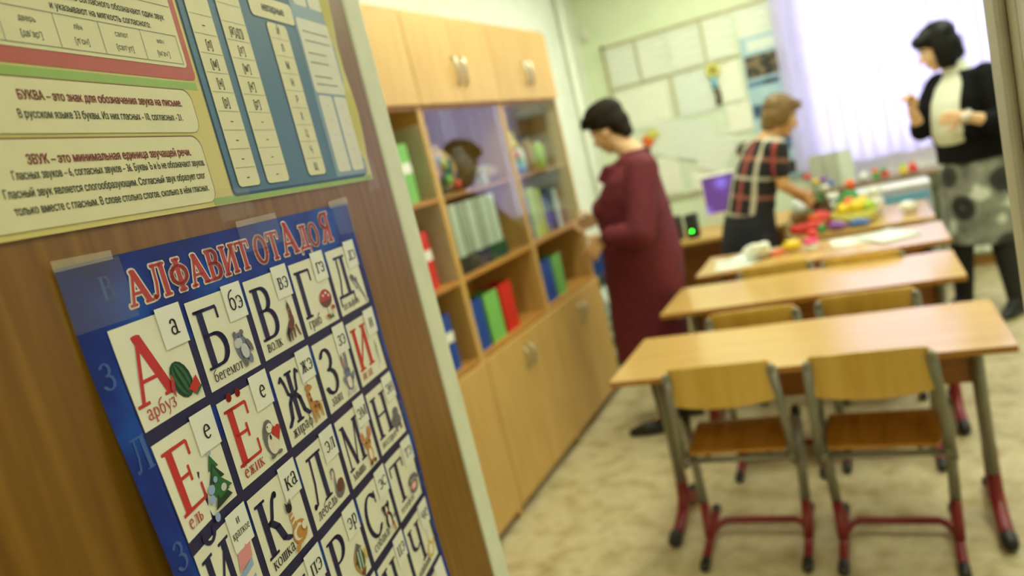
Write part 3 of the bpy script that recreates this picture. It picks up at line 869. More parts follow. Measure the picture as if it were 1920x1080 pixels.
# ------------------------------------------------------------------ bookcase units along the left wall
BX0, BX1 = -1.975, -1.565          # back and front planes
M_liner = mat('pale_grey_liner', (206, 204, 182), 0.6, var=0.03)
Y0, PIT = 1.885, 0.780


def bookcase(i, label, liner, glazed):
    y0 = Y0 + PIT * i
    t = thing('bookcase', label, 'bookcase', (BX0, y0, 0), group=None)
    D = BX1 - BX0
    L = PIT - 0.002
    HB = 2.195
    for y in (0.0, L - 0.018):
        MB().box(0, D - 0.004, y, y + 0.018, 0, HB - 0.018).build('side_panel', M_beech, t, bevel=0.0015)
    MB().box(0.0, 0.006, 0.018, L - 0.018, 0.04, HB - 0.018).build('back_panel', M_liner if liner else M_beech, t)
    MB().box(0, D, 0, L, HB - 0.018, HB).build('top_panel', M_beech, t, bevel=0.0015)
    MB().box(0.006, D - 0.05, 0.018, L - 0.018, 0.0, 0.045).build('plinth', M_black, t)
    zs = [0.045, 0.722, 1.066, 1.795] + ([1.418] if not glazed else [])
    for z in zs:
        MB().box(0.006, D - 0.006, 0.018, L - 0.018, z, z + 0.020).build('shelf', M_beech_dk, t, bevel=0.001)
    if glazed:
        MB().box(0.006, D - 0.045, 0.018, L - 0.018, 1.418, 1.436).build('shelf', M_beech_dk, t, bevel=0.001)
        # middle shelf front is a thicker dark edge behind the glass
        for a, c in ((0.020, L / 2 - 0.001), (L / 2 + 0.001, L - 0.020)):
            MB().box(D - 0.012, D - 0.007, a, c, 1.09, 1.792).build('glass_door', M_glass, t)
    if liner:
        for z0, z1 in ((1.087, 1.417), (1.440, 1.74)):
            MB().box(0.008, D - 0.012, L - 0.021, L - 0.0185, z0, z1).build('liner_sheet', M_liner, t)
    for z0, z1, hz in ((0.050, 0.720, (0.56, 0.66)), (1.812, 2.174, (1.885, 2.015))):
        for k, (a, c) in enumerate(((0.002, L / 2 - 0.0015), (L / 2 + 0.0015, L - 0.002))):
            d = MB().box(D - 0.004, D + 0.014, a, c, z0, z1).build('cupboard_door', M_beech, t, bevel=0.0015)
            yy = L / 2 - 0.035 if k == 0 else L / 2 + 0.035
            p = [(D + 0.012, yy, hz[0]), (D + 0.030, yy, hz[0] + 0.012), (D + 0.036, yy, (hz[0] + hz[1]) / 2), (D + 0.030, yy, hz[1] - 0.012), (D + 0.012, yy, hz[1])]
            MB().tube(p, [0.006, 0.0075, 0.008, 0.0075, 0.006], 8, 1.0).build('handle', M_chrome, d, smooth=True)
    return t


bookcase(0, 'beech wall unit nearest the doorway with open shelves holding green red and blue files', True, False)
bookcase(1, 'beech wall unit in the middle with glass doors over a row of white files', False, True)
bookcase(2, 'beech wall unit by the woman in burgundy with toys behind its glass doors', False, True)

# files and objects on the shelves
M_file = {'green': mat('green_file_board', (120, 186, 92), 0.5, var=0.03), 'red': mat('red_file_board', (206, 44, 32), 0.45, var=0.03), 'blue': mat('blue_file_board', (28, 72, 158), 0.45, var=0.03),
          'white': mat('white_file_board', (206, 216, 200), 0.5, var=0.03), 'grey': mat('grey_file_board', (172, 178, 160), 0.55, var=0.03), 'navy': mat('navy_board', (34, 44, 84), 0.5), 'dark': mat('dark_board', (44, 46, 40), 0.5), 'dkgreen': mat('dark_green_board', (38, 84, 62), 0.5), 'yellow': mat('yellow_board', (206, 204, 96), 0.5), 'lime': mat('pale_lime_board', (196, 214, 128), 0.5), 'teal': mat('teal_board', (60, 134, 134), 0.5), 'violet': mat('violet_board', (98, 96, 168), 0.5), 'maroon': mat('maroon_board', (70, 26, 34), 0.5)}


def magazine_file(col, label, loc, w, h, d=0.23, rotz=0.0, strip=False, group=None, cut=0.62):
    """open-backed file box; its spine faces +x, the sides slope down to the back"""
    t = thing('magazine_file', label, 'file box', loc, rotz, group)
    mm = M_file[col]
    b = MB()
    th = 0.003
    b.box(-th, 0, -w / 2, w / 2, 0, h)
    b.box(-d, -th, -w / 2, w / 2, 0, th)
    for y in (-w / 2, w / 2 - th):
        b.prism([(-d, th), (-th, th), (-th, h), (-d * .45, h), (-d, h * cut)], th, Matrix.Translation((0, y, 0)))
    b.box(-d, -d + th, -w / 2 + th, w / 2 - th, th, h * cut)
    b.build('box_body', mm, t)
    if strip:
        MB().box(0.0002, 0.0012, -w / 2 + 0.002, w / 2 - 0.002, h * .50, h * .68).build('spine_label', M_white, t)
    MB().box(-d + 0.01, -0.012, -w / 2 + 0.008, w / 2 - 0.008, 0.004, h * 0.60).build('papers', M_paper, t)
    return t


FX = -1.600
magazine_file('green', 'green file box with a white label on the top open shelf nearest the doorway', (FX, 2.49, 1.438), 0.12, 0.235, strip=True)
magazine_file('red', 'red file box with a white label on the middle open shelf nearest the doorway', (FX, 2.475, 1.086), 0.115, 0.235, strip=True)
magazine_file('blue', 'blue file box with a white label on the lowest open shelf nearest the doorway', (FX, 2.48, 0.742), 0.12, 0.235, strip=True)
magazine_file('blue', 'blue file box left of the green and red ones under the middle glass doors', (FX, 2.765, 0.742), 0.130, 0.225)
magazine_file('green', 'green file box between a blue and a red one under the middle glass doors', (FX, 2.925, 0.742), 0.135, 0.225)
magazine_file('red', 'red file box right of the green one under the middle glass doors', (FX, 3.085, 0.742), 0.130, 0.230)
magazine_file('blue', 'blue file box beside a green one in the unit by the burgundy dress', (FX, 3.600, 0.742), 0.150, 0.225)
magazine_file('green', 'green file box beside a blue one in the unit by the burgundy dress', (FX, 3.765, 0.742), 0.125, 0.225)
for k, (c, y) in enumerate((('white', 2.735), ('white', 2.815), ('grey', 2.893), ('white', 2.968), ('grey', 3.040), ('white', 3.112), ('white', 3.190))):
    lab = ('white file box at the left end of the row behind the middle glass doors', 'second white file box from the left behind the middle glass doors', 'grey file box third from the left behind the middle glass doors',
           'white file box between two grey ones behind the middle glass doors', 'grey file box fifth from the left behind the middle glass doors', 'white file box second from the right behind the middle glass doors', 'white file box at the right end of the row behind the middle glass doors')[k]
    magazine_file(c, lab, (FX - 0.018, y, 1.158), 0.068, 0.232, group='white and grey file boxes behind the glass')


def book(col, label, x, y, z, w, d, h, group=None, lean=0.0):
    """closed book, spine towards +x: two boards, a spine and a page block"""
    t = thing('book', label, 'book', (x, y, z), 0.0, group)
    b = MB()
    c = 0.003
    if w < h:   # standing
        b.box(-d, 0, -w / 2, -w / 2 + c, 0, h).box(-d, 0, w / 2 - c, w / 2, 0, h).box(-c, 0, -w / 2 + c, w / 2 - c, 0, h)
        p = MB().box(-d + 0.004, -c, -w / 2 + c, w / 2 - c, 0.004, h - 0.004)
    else:       # lying
        b.box(-d, 0, -w / 2, w / 2, 0, c).box(-d, 0, -w / 2, w / 2, h - c, h).box(-c, 0, -w / 2, w / 2, c, h - c)
        p = MB().box(-d + 0.004, -c, -w / 2 + 0.004, w / 2 - 0.004, c, h - c)
    b.build('cover', M_file[col], t)
    p.build('pages', M_paper, t)
    return t


for col, lab, y, w, z, h in (('dark', 'black book lying lowest at the left under the white file boxes', 2.80, 0.22, 1.087, 0.035), ('dark', 'black book lying on another at the left under the white file boxes', 2.795, 0.21, 1.122, 0.035),
                             ('navy', 'navy book lying lowest in the middle under the grey file boxes', 2.985, 0.13, 1.087, 0.035), ('navy', 'navy book lying on another under the grey file boxes', 2.985, 0.125, 1.122, 0.034),
                             ('dkgreen', 'dark green book lying lowest at the right under the white file boxes', 3.15, 0.185, 1.087, 0.035), ('dkgreen', 'dark green book lying on another at the right under the white file boxes', 3.15, 0.18, 1.122, 0.035)):
    book(col, lab, FX - 0.01, y, z, w, 0.24, h, 'books lying under the file boxes')
# pots on the upper glass shelf of the middle unit
M_vase = ramp_mat('painted_dark_vase', [(0.0, (46, 66, 40)), (0.42, (60, 78, 46)), (0.47, (212, 160, 50)), (0.56, (40, 60, 110)), (0.66, (66, 130, 66)), (0.8, (70, 70, 40))], 0.35, 9.0, detail=2)
M_brown_pot = ramp_mat('brown_glazed_pot', [(0.3, (70, 54, 30)), (0.7, (98, 76, 42))], 0.35, 8.0)
M_clay = ramp_mat('beige_stone', [(0.3, (150, 128, 92)), (0.7, (182, 160, 122))], 0.7, 12.0)
t = thing('painted_vase', 'round dark vase painted with flowers behind the middle glass doors', 'vase', (-1.70, 2.88, 1.437))
MB().lathe([(0.045, 0), (0.075, 0.02), (0.098, 0.07), (0.102, 0.11), (0.09, 0.155), (0.06, 0.19), (0.04, 0.205), (0.048, 0.222), (0.042, 0.222), (0.034, 0.2)], seg=28).build('body', M_vase, t, smooth=True)
for dy, dz, c in ((-0.05, 0.13, 'yellow'), (0.01, 0.08, 'blue'), (-0.04, 0.06, 'green'), (0.03, 0.03, 'red')):
    MB().ell((0.088, dy, dz), (0.012, 0.022, 0.024)).build('painted_flower', M_file[c], t, smooth=True)
t = thing('clay_pot', 'brown round pot right of the painted vase behind the middle glass doors', 'pot', (-1.71, 3.085, 1.437))
MB().lathe([(0.05, 0), (0.085, 0.03), (0.094, 0.09), (0.086, 0.14), (0.062, 0.175), (0.068, 0.192), (0.06, 0.192), (0.052, 0.17)], seg=28).build('body', M_brown_pot, t, smooth=True)
MB().tube([(0.03, 0.082, 0.13), (0.05, 0.098, 0.11), (0.05, 0.100, 0.07), (0.03, 0.088, 0.05)], 0.009).build('handle', M_brown_pot, t, smooth=True)
t = MB().ell((0, 0, 0.045), (0.07, 0.10, 0.046)).ell((0.01, 0.06, 0.04), (0.06, 0.06, 0.04)).build('ornamental_stone', M_clay, remesh=0.006, loc=(-1.70, 3.315, 1.4385))
tag(t, 'beige rounded stone at the right end of the middle glass shelf', 'stone')
t = thing('origami_bird', 'small folded white paper figure between brown pot and beige stone', 'paper figure', (-1.645, 3.186, 1.437))
MB().prism([(-0.03, 0), (0.03, 0), (0.02, 0.05), (0.035, 0.09), (0.0, 0.06), (-0.03, 0.085)], 0.02).build('folded_body', M_paper_b, t)
# dark things behind the files in the middle unit
t = thing('handbag', 'dark brown bag behind the blue and green files in the middle unit', 'bag', (-1.90, 2.89, 0.743))
MB().ell((0, 0, 0.13), (0.055, 0.16, 0.13)).box(-0.05, 0.05, -0.15, 0.15, 0.0, 0.10).build('bag_body', M_file['maroon'], t, remesh=0.012)
MB().tube([(0.0, -0.09, 0.22), (0.0, -0.06, 0.29), (0.0, 0.06, 0.29), (0.0, 0.09, 0.22)], 0.008).build('bag_handle', M_black, t, smooth=True)
book('dkgreen', 'green book standing behind the red file in the middle unit', -1.838, 3.10, 0.742, 0.03, 0.12, 0.275)
book('maroon', 'maroon book standing left of the blue file by the burgundy dress', -1.66, 3.50, 0.742, 0.05, 0.22, 0.28)
book('maroon', 'maroon book standing behind the blue file by the burgundy dress', -1.84, 3.62, 0.742, 0.05, 0.12, 0.28)
book('white', 'white book standing behind the green file by the burgundy dress', -1.84, 3.79, 0.742, 0.06, 0.12, 0.275)
# glass shelves of the far unit
P_ = lambda n, c, r=0.35: mat(n, c, r, var=0.02)
M_toy = {'red': P_('red_toy_plastic', (214, 48, 40)), 'yellow': P_('yellow_toy_plastic', (228, 200, 48)), 'green': P_('green_toy_plastic', (60, 158, 76)), 'blue': P_('blue_toy_plastic', (72, 110, 190)), 'orange': P_('orange_toy_plastic', (232, 104, 40)), 'pink': P_('pink_toy_plastic', (232, 70, 130)), 'purple': P_('purple_toy_plastic', (140, 84, 170)), 'lime': P_('lime_toy_plastic', (170, 200, 70)), 'cyan': P_('cyan_toy_plastic', (110, 180, 210)), 'white': P_('white_toy_plastic', (232, 234, 226)), 'brown': P_('brown_basket', (84, 58, 38), 0.7), 'tan': P_('tan_basket', (176, 138, 84), 0.7)}
t = thing('stacking_toy', 'stacking ring toy in rainbow colours behind the far glass doors', 'toy', (-1.66, 3.66, 1.437))
for k, (c, r) in enumerate((('blue', .062), ('cyan', .056), ('green', .050), ('red', .042))):
    MB().lathe([(r - .02, 0), (r - .006, .002), (r, .014), (r - .006, .026), (r - .02, .028)], (0, 0, .029 * k), 20).build('ring', M_toy[c], t, smooth=True)
MB().ell((0, 0, .155), (.036, .036, .04)).ell((0, 0, .205), (.026, .026, .028)).build('top_figure', M_toy['yellow'], t, remesh=0.005)
for c, lab, y, w, h in (('white', 'white jar beside the stacking toy behind the far glass doors', 3.79, .042, .15), ('lime', 'pale lime jar at the right behind the far glass doors', 4.06, .05, .16), ('tan', 'tan jar in the middle behind the far glass doors', 3.92, .044, .20)):
    t = thing('jar', lab, 'jar', (-1.70, y, 1.437))
    MB().lathe([(w * .8, 0), (w, .01), (w, h * .8), (w * .7, h * .9)], seg=20).build('body', M_toy[c], t, smooth=True)
    MB().lathe([(w * .74, h * .9), (w * .74, h)], seg=20).build('lid', M_file['dark'] if c == 'tan' else M_toy['white'], t)
for k, (col, y, w, h, lab) in enumerate((('teal', 3.50, .035, .23, 'teal book standing leftmost on the lower shelf behind the far glass'), ('violet', 3.545, .04, .20, 'violet book standing beside the teal one behind the far glass'), ('blue', 3.60, .05, .22, 'blue book standing third from the left behind the far glass'), ('lime', 3.70, .12, .27, 'lime book standing broad and tall behind the far glass'), ('yellow', 3.80, .05, .25, 'yellow book standing right of the broad lime one behind the far glass'), ('violet', 3.87, .05, .20, 'violet book standing between yellow and dark ones behind the far glass'), ('dark', 3.95, .07, .24, 'dark book standing right of the violet pair behind the far glass'), ('white', 4.03, .05, .22, 'white book standing near the right end behind the far glass'))):
    book(col, lab, -1.63, y, 1.087, w, .2, h, 'books behind the far glass')

# ------------------------------------------------------------------ school desks
def desk_proto():
    W_, D_, H = 1.20, 0.50, 0.687
    t = thing('school_desk', 'x', 'desk', (0, 0, 0))
    b = MB()
    r = 0.008
    P = []
    for cx, cy, a in ((W_ - r, D_ - r, 0), (r, D_ - r, 90), (r, r, 180), (W_ - r, r, 270)):
        P += arc(cx, cy, r, r, a, a + 90, 4)
    n = len(P)
    vs = [(x, y, H - 0.020) for x, y in P] + [(x, y, H) for x, y in P]
    b.use(1).add(vs, [tuple(range(n - 1, -1, -1))] + [(i, (i + 1) % n, n + (i + 1) % n, n + i) for i in range(n)])
    b.use(0).add([(x, y, H) for x, y in P], [tuple(range(n))])
    b.build('tabletop', [M_top, M_topedge], t)
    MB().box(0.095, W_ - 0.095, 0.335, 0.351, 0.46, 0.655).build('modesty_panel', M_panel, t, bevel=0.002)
    f = MB()
    f.box(0.06, W_ - 0.06, 0.30, 0.33, 0.640, 0.666)
    for x in (0.078, W_ - 0.078):
        f.box(x - 0.02, x + 0.02, 0.06, 0.46, 0.645, 0.667)
    f.build('top_frame', M_grey, t, bevel=0.003)
    for x in (0.078, W_ - 0.078):
        MB().tube([(x, 0.325, 0.15), (x, 0.325, 0.645)], 0.021, 14, 1.35, side=(1, 0, 0)).build('leg_column', M_grey, t, smooth=True)
        g = MB().tube([(x, 0.105, 0.020), (x, 0.18, 0.030), (x, 0.255, 0.045), (x, 0.30, 0.080), (x, 0.32, 0.14), (x, 0.325, 0.24)], 0.0225, 12, 0.85, side=(1, 0, 0))
        g.tube([(x, 0.465, 0.020), (x, 0.41, 0.030), (x, 0.36, 0.05), (x, 0.335, 0.09), (x, 0.327, 0.16)], 0.0225, 12, 0.85, side=(1, 0, 0))
        ft = g.build('foot', M_red, t, smooth=True)
        for y0, y1 in ((0.075, 0.13), (0.44, 0.495)):
            MB().rc((x, y0 + 0.02, 0.025), (x, y1 - 0.01, 0.029), 0.0245, 0.0255).build('foot_cap', M_black, ft, smooth=True)
        MB().tube([(x - 0.045 if x < .6 else x + 0.045, 0.20, 0.668), (x - 0.05 if x < .6 else x + 0.05, 0.20, 0.640), (x - 0.058 if x < .6 else x + 0.058, 0.19, 0.630), (x - 0.064 if x < .6 else x + 0.064, 0.18, 0.640)], 0.004, 8).build('bag_hook', M_black, t, smooth=True)
    return t


d0 = desk_proto()
d0.location = (-0.904, 2.333, 0)
G_ = 'two seat school desks'
d0['label'], d0['group'] = 'nearest beech school desk with two empty chairs pushed under it', G_
dup(d0, (-0.928, 3.192, 0), 0, 'middle beech school desk standing behind the nearest one', G_)
dup(d0, (-0.905, 3.925, 0), 0, 'beech school desk scattered with papers in front of the plaid blouse', G_)

# ------------------------------------------------------------------ school chairs
def chair_proto():
    t = thing('school_chair', 'x', 'chair', (0, 0, 0))
    # backrest: bowed plywood with rounded corners
    b = MB()
    nx, nz = 14, 6
    def bp(i, k, off):
        u = -1 + 2 * i / nx
        v = k / nz
        hz = 0.577 + 0.008 * (abs(u) ** 2) * 1.5
        top = 0.728 - 0.010 * u * u - (0.022 * max(0, abs(u) - 0.86) / 0.14 if True else 0)
        low = hz + 0.012 * max(0, abs(u) - 0.86) / 0.14
        z = low + (top - low) * v
        x = 0.181 * u
        y = -0.168 + 0.030 * (1 - u * u) * -1 + 0.016 - 0.025 * (z - 0.58)
        return (x, y + off, z)
    front = [bp(i, k, 0.005) for k in range(nz + 1) for i in range(nx + 1)]
    back = [bp(i, k, -0.005) for k in range(nz + 1) for i in range(nx + 1)]
    w = nx + 1
    N = len(front)
    fs = []
    for k in range(nz):
        for i in range(nx):
            q = (k * w + i, k * w + i + 1, (k + 1) * w + i + 1, (k + 1) * w + i)
            fs.append(q[::-1])
            fs.append(tuple(N + a for a in q))
    rim = [i for i in range(w)] + [k * w + nx for k in range(1, nz + 1)] + [nz * w + i for i in range(nx - 1, -1, -1)] + [k * w for k in range(nz - 1, 0, -1)]
    for a, c in zip(rim, rim[1:] + rim[:1]):
        fs.append((a, c, N + c, N + a))
    b.add(front + back, fs)
    b.build('backrest', M_ply, t, smooth=True, bevel=0.002)
    # seat: dished plywood with a rolled front edge
    b = MB()
    ny = 8
    def sp(i, k, off):
        u = -1 + 2 * i / nx
        v = k / ny
        hw = 0.163 + 0.006 * v
        y = -0.132 + 0.30 * v
        z = 0.402 - 0.008 * (1 - u * u) * math.sin(PI * min(1, v * 1.15)) - 0.012 * max(0, v - 0.8) / 0.2
        return (hw * u * (1 - 0.06 * max(0, (0.12 - v)) / 0.12), y, z + off)
    top = [sp(i, k, 0.005) for k in range(ny + 1) for i in range(nx + 1)]
    bot = [sp(i, k, -0.005) for k in range(ny + 1) for i in range(nx + 1)]
    N = len(top)
    fs = []
    for k in range(ny):
        for i in range(nx):
            q = (k * w + i, k * w + i + 1, (k + 1) * w + i + 1, (k + 1) * w + i)
            fs.append(q)
            fs.append(tuple(N + a for a in q[::-1]))
    rim = [i for i in range(w)] + [k * w + nx for k in range(1, ny + 1)] + [ny * w + i for i in range(nx - 1, -1, -1)] + [k * w for k in range(ny - 1, 0, -1)]
    for a, c in zip(rim, rim[1:] + rim[:1]):
        fs.append((c, a, N + a, N + c))
    b.add(top + bot, fs)
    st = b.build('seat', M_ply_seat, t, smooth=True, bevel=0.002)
    for sx in (-1, 1):
        MB().rc((sx * 0.10, -0.09, 0.383), (sx * 0.10, -0.075, 0.383), 0.012, 0.012).build('seat_bumper', M_black, st, smooth=True)
    # frame under the seat
    f = MB()
    f.tube([(-0.175, -0.10, 0.362), (0.175, -0.10, 0.362)], 0.010, 10)
    f.tube([(-0.175, 0.12, 0.372), (0.175, 0.12, 0.372)], 0.010, 10)
    for sx in (-1, 1):
        f.tube([(sx * 0.172, -0.13, 0.370), (sx * 0.172, 0.13, 0.378)], 0.011, 10)
    f.build('seat_frame', M_grey, t, smooth=True)
    for sx in (-1, 1):
        up = MB().tube([(sx * 0.183, -0.108, 0.345), (sx * 0.177, -0.138, 0.50), (sx * 0.167, -0.174, 0.694)], 0.0155, 12, 0.72, side=(1, 0, 0)).build('back_upright', M_grey, t, smooth=True)
        MB().rc((sx * 0.167, -0.1738, 0.692), (sx * 0.167, -0.1745, 0.697), 0.0140, 0.0125).build('end_cap', M_black if sx > 5 else M_grey, up, smooth=True)
        lg = MB().tube([(sx * 0.190, 0.052, 0.450), (sx * 0.173, 0.0, 0.12)], 0.0165, 12, 0.8, side=(1, 0, 0)).build('leg', M_grey, t, smooth=True)
        MB().rc((sx * 0.190, 0.0525, 0.452), (sx * 0.1905, 0.0535, 0.462), 0.0165, 0.0155).build('end_cap', M_black, lg, smooth=True)
    bs = MB()
    for sx in (-1, 1):
        bs.tube([(sx * 0.1745, 0.003, 0.15), (sx * 0.171, -0.02, 0.065), (sx * 0.168, -0.04, 0.035)], 0.0165, 12)
        bs.tube([(sx * 0.166, -0.195, 0.018), (sx * 0.167, -0.04, 0.026), (sx * 0.168, 0.14, 0.044)], 0.0150, 12)
    bs.tube([(-0.165, 0.0, 0.030), (-0.150, 0.055, 0.034), (-0.12, 0.078, 0.036), (0.12, 0.078, 0.036), (0.150, 0.055, 0.034), (0.165, 0.0, 0.030)], 0.0125, 12)
    base = bs.build('base_frame', M_red, t, smooth=True)
    for sx in (-1, 1):
        MB().rc((sx * 0.166, -0.20, 0.0185), (sx * 0.166, -0.165, 0.0200), 0.0175, 0.0175).build('foot_cap', M_black, base, smooth=True)
        MB().rc((sx * 0.168, 0.125, 0.0425), (sx * 0.168, 0.150, 0.046), 0.0175, 0.0175).build('foot_cap', M_black, base, smooth=True)
    return t


c0 = chair_proto()
c0.location = (-0.530, 2.480, 0)
c0.rotation_euler.z = math.radians(1.5)
G_ = 'plywood school chairs'
c0['label'], c0['group'] = 'plywood school chair at the left of the nearest desk', G_
for loc, rz, lab in (((-0.082, 2.470, 0), -1.0, 'plywood school chair at the right of the nearest desk'),
                     ((-0.502, 3.125, 0), 2, 'plywood school chair at the left of the middle desk'), ((-0.078, 3.170, 0), -1, 'plywood school chair at the right of the middle desk'),
                     ((-0.498, 3.965, 0), 4, 'plywood school chair at the left of the desk strewn with papers'), ((-0.085, 3.888, 0), -2, 'plywood school chair at the right of the desk strewn with papers')):
    dup(c0, loc, math.radians(rz), lab, G_)

# ------------------------------------------------------------------ back of the room
# pinboard with its sheets
M_board = mat('pale_green_board_face', (216, 228, 208), 0.7, var=0.03)
M_batten = mat('pale_wood_batten', (186, 178, 138), 0.5)
t = thing('pinboard', 'large pale pinboard with wooden battens on the green back wall', 'board', (-1.80, YB - 0.02, 0.93))
MB().box(0, 1.33, 0.004, 0.018, 0, 1.31).build('board_face', M_board, t)
f = MB().box(-0.012, 1.342, -0.006, 0.018, 1.305, 1.325).box(-0.012, 1.342, -0.006, 0.018, -0.012, 0.008).box(-0.012, 0.008, -0.006, 0.018, 0.008, 1.305).box(1.322, 1.342, -0.006, 0.018, 0.008, 1.305)
f.build('board_frame', M_batten, t)
for x0, x1, z0, z1 in ((0.02, 1.31, 0.955, 0.972), (0.262, 0.276, 0.975, 1.30), (0.792, 0.808, 0.975, 1.30), (0.486, 0.506, 0.63, 0.955)):
    MB().box(x0, x1, -0.002, 0.0038, z0, z1).build('batten', M_batten, t)
for x, z in ((0.0, 1.318), (1.33, 1.318)):
    MB().lathe([(0.012, 0), (0.016, 0.006), (0.010, 0.014)], seg=12, M=Matrix.Translation((x, -0.006, z)) @ Matrix.Rotation(PI / 2, 4, 'X')).build('corner_screw', M_black, t)
M_typed = ramp_mat('typed_page', [(0.40, (206, 216, 206)), (0.56, (228, 234, 222)), (0.7, (236, 240, 228))], 0.7, 2.0, (1.5, 1, 60), detail=2)


def pinned(label, x, z, w, h, rot=0.0, m_=None, lay=0):
    t = thing('pinned_sheet', label, 'paper', (x, YB - 0.022 - 0.003 * lay, z), 0.0, 'papers on the pinboard')
    R = Matrix.Rotation(math.radians(rot), 4, 'Y')
    R2 = []
    for k in range(5):
        zz = h / 2 - h * k / 4
        cur = -0.001 - 0.003 * (k / 4) ** 2
        R2.append([R @ Vector((-w / 2 + w * i / 3, cur, zz)) for i in range(4)])
    b = MB().rings(R2, closed=False)
    s_ = b.build('page', m_ or M_typed, t)
    q = s_.modifiers.new('thickness', 'SOLIDIFY')
    q.thickness = 0.0006
    MB().ell(R @ Vector((0, -0.006, h / 2 - 0.012)), (0.005, 0.004, 0.005), seg=10, lat=6).build('push_pin', M_grey, t, smooth=True)
    return t


for lab, x, z, w, h in (('leftmost typed sheet in the top row of the pinboard', -1.660, 2.068, .225, .305), ('second typed sheet from the left in the top row of the pinboard', -1.405, 2.068, .225, .31),
                        ('third typed sheet from the left in the top row of the pinboard', -1.145, 2.070, .235, .30), ('fourth typed sheet from the left in the top row of the pinboard', -0.875, 2.072, .215, .31), ('rightmost typed sheet in the top row of the pinboard', -0.625, 2.072, .225, .31)):
    pinned(lab, x, z, w, h)
pinned('broad white sheet at the left under the top row of the pinboard', -1.560, 1.70, .42, .33, 1, M_paper)
pinned('white sheet in the middle under the top row of the pinboard', -1.140, 1.71, .27, .33, 0, M_paper_b)
pinned('narrow sheet beside the blue poster under the top row of the pinboard', -0.855, 1.72, .17, .30, -2, M_paper)
pinned('small narrow sheet beside the blue poster at half height', -0.830, 1.44, .18, .22, 3, M_paper, 1)
pinned('tilted typed sheet behind the head in burgundy', -1.430, 1.42, .24, .30, 24, M_typed, 1)
pinned('tilted sheet in the middle below the ornament', -1.215, 1.35, .25, .31, 14, M_paper_b, 2)
pinned('most tilted sheet left of the plaid blouse', -1.060, 1.21, .25, .31, 30, M_typed, 3)
pinned('broad sheet lowest at the left of the pinboard', -1.56, 1.12, .38, .30, 3, M_paper, 0)
pinned('broad sheet lowest beside the monitor on the pinboard', -1.14, 1.03, .30, .17, 2, M_paper, 0)
# ornament on the board: ribbon flower with tails
t = thing('ribbon_ornament', 'yellow and brown ribbon flower hanging on the pinboard', 'ornament', (-0.965, YB - 0.045, 1.84))
for k in range(8):
    a = k * PI / 4
    MB().ell((0.035 * math.cos(a), 0, 0.035 * math.sin(a)), (0.024, 0.010, 0.024), seg=12, lat=8).build('petal', M_file['yellow'], t, smooth=True)
MB().ell((0, -0.006, 0), (0.020, 0.012, 0.020)).build('flower_centre', M_toy['brown'], t, smooth=True)
MB().tube([(0.0, 0, -0.05), (-0.012, -0.004, -0.10), (0.004, 0, -0.14)], 0.022, 8, 0.3, side=(1, 0, 0)).build('blue_bow', M_toy['cyan'], t, smooth=True)
MB().tube([(0.0, 0, -0.13), (0.010, -0.004, -0.20), (0.0, 0, -0.27)], 0.020, 8, 0.3, side=(1, 0, 0)).build('ribbon_tail', M_toy['brown'], t, smooth=True)
t = thing('paper_flower', 'orange and yellow paper flower behind the neck in burgundy', 'ornament', (-1.575, YB - 0.04, 1.43))
MB().ell((0, 0, 0), (0.05, 0.012, 0.05)).build('petals', M_toy['orange'], t, smooth=True)
MB().ell((0.045, -0.004, 0.04), (0.055, 0.010, 0.04)).build('leaf', M_file['yellow'], t, smooth=True)
# blue display strip between board and blind
t = thing('display_poster', 'tall blue poster with dark photographs between pinboard and blind', 'poster', (-0.60, YB - 0.034, 0.90))
M_bluep = ramp_mat('pale_blue_print', [(0.35, (150, 186, 206)), (0.65, (176, 208, 218))], 0.5, 5.0)
M_photo = ramp_mat('dark_photograph', [(0.38, (30, 34, 40)), (0.5, (74, 70, 62)), (0.62, (150, 130, 96)), (0.7, (40, 52, 74))], 0.4, 16.0, detail=3)
M_blueph = ramp_mat('blue_photograph', [(0.4, (36, 52, 84)), (0.6, (92, 128, 166))], 0.4, 10.0)
MB().box(-0.135, 0.145, 0.0, 0.004, 0, 1.11).build('poster_sheet', M_bluep, t)
for x0, x1, z0, z1, m_ in ((-.125, .14, .80, .97, M_photo), (-.13, .10, .735, .775, M_blueph), (-.125, .0, .50, .60, M_blueph), (-.02, .13, .46, .58, M_photo), (-.12, .13, .22, .36, M_blueph), (-.1, .13, .03, .13, M_photo), (-.09, .13, 1.0, 1.08, M_paper_b)):
    MB().box(x0, x1, -0.0015, -0.0002, z0, z1).build('photograph', m_, t)
# small sensor and pipe in the corner
t = thing('wall_sensor', 'small white sensor box high on the green wall near the corner', 'sensor', (-1.925, YB - 0.001, 2.385))
MB().box(-0.028, 0.028, -0.024, 0, -0.03, 0.05).build('housing', M_white, t, bevel=0.006)
MB().ell((0, -0.022, -0.028), (0.016, 0.012, 0.016)).build('lens', M_chrome, t, smooth=True)
tag(MB().tube([(XL + 0.04, 5.75, 0.0), (XL + 0.04, 5.75, ZC)], 0.028, 14).build('heating_pipe', M_wall_white, smooth=True), 'white painted heating pipe rising beside the room corner', 'pipe')

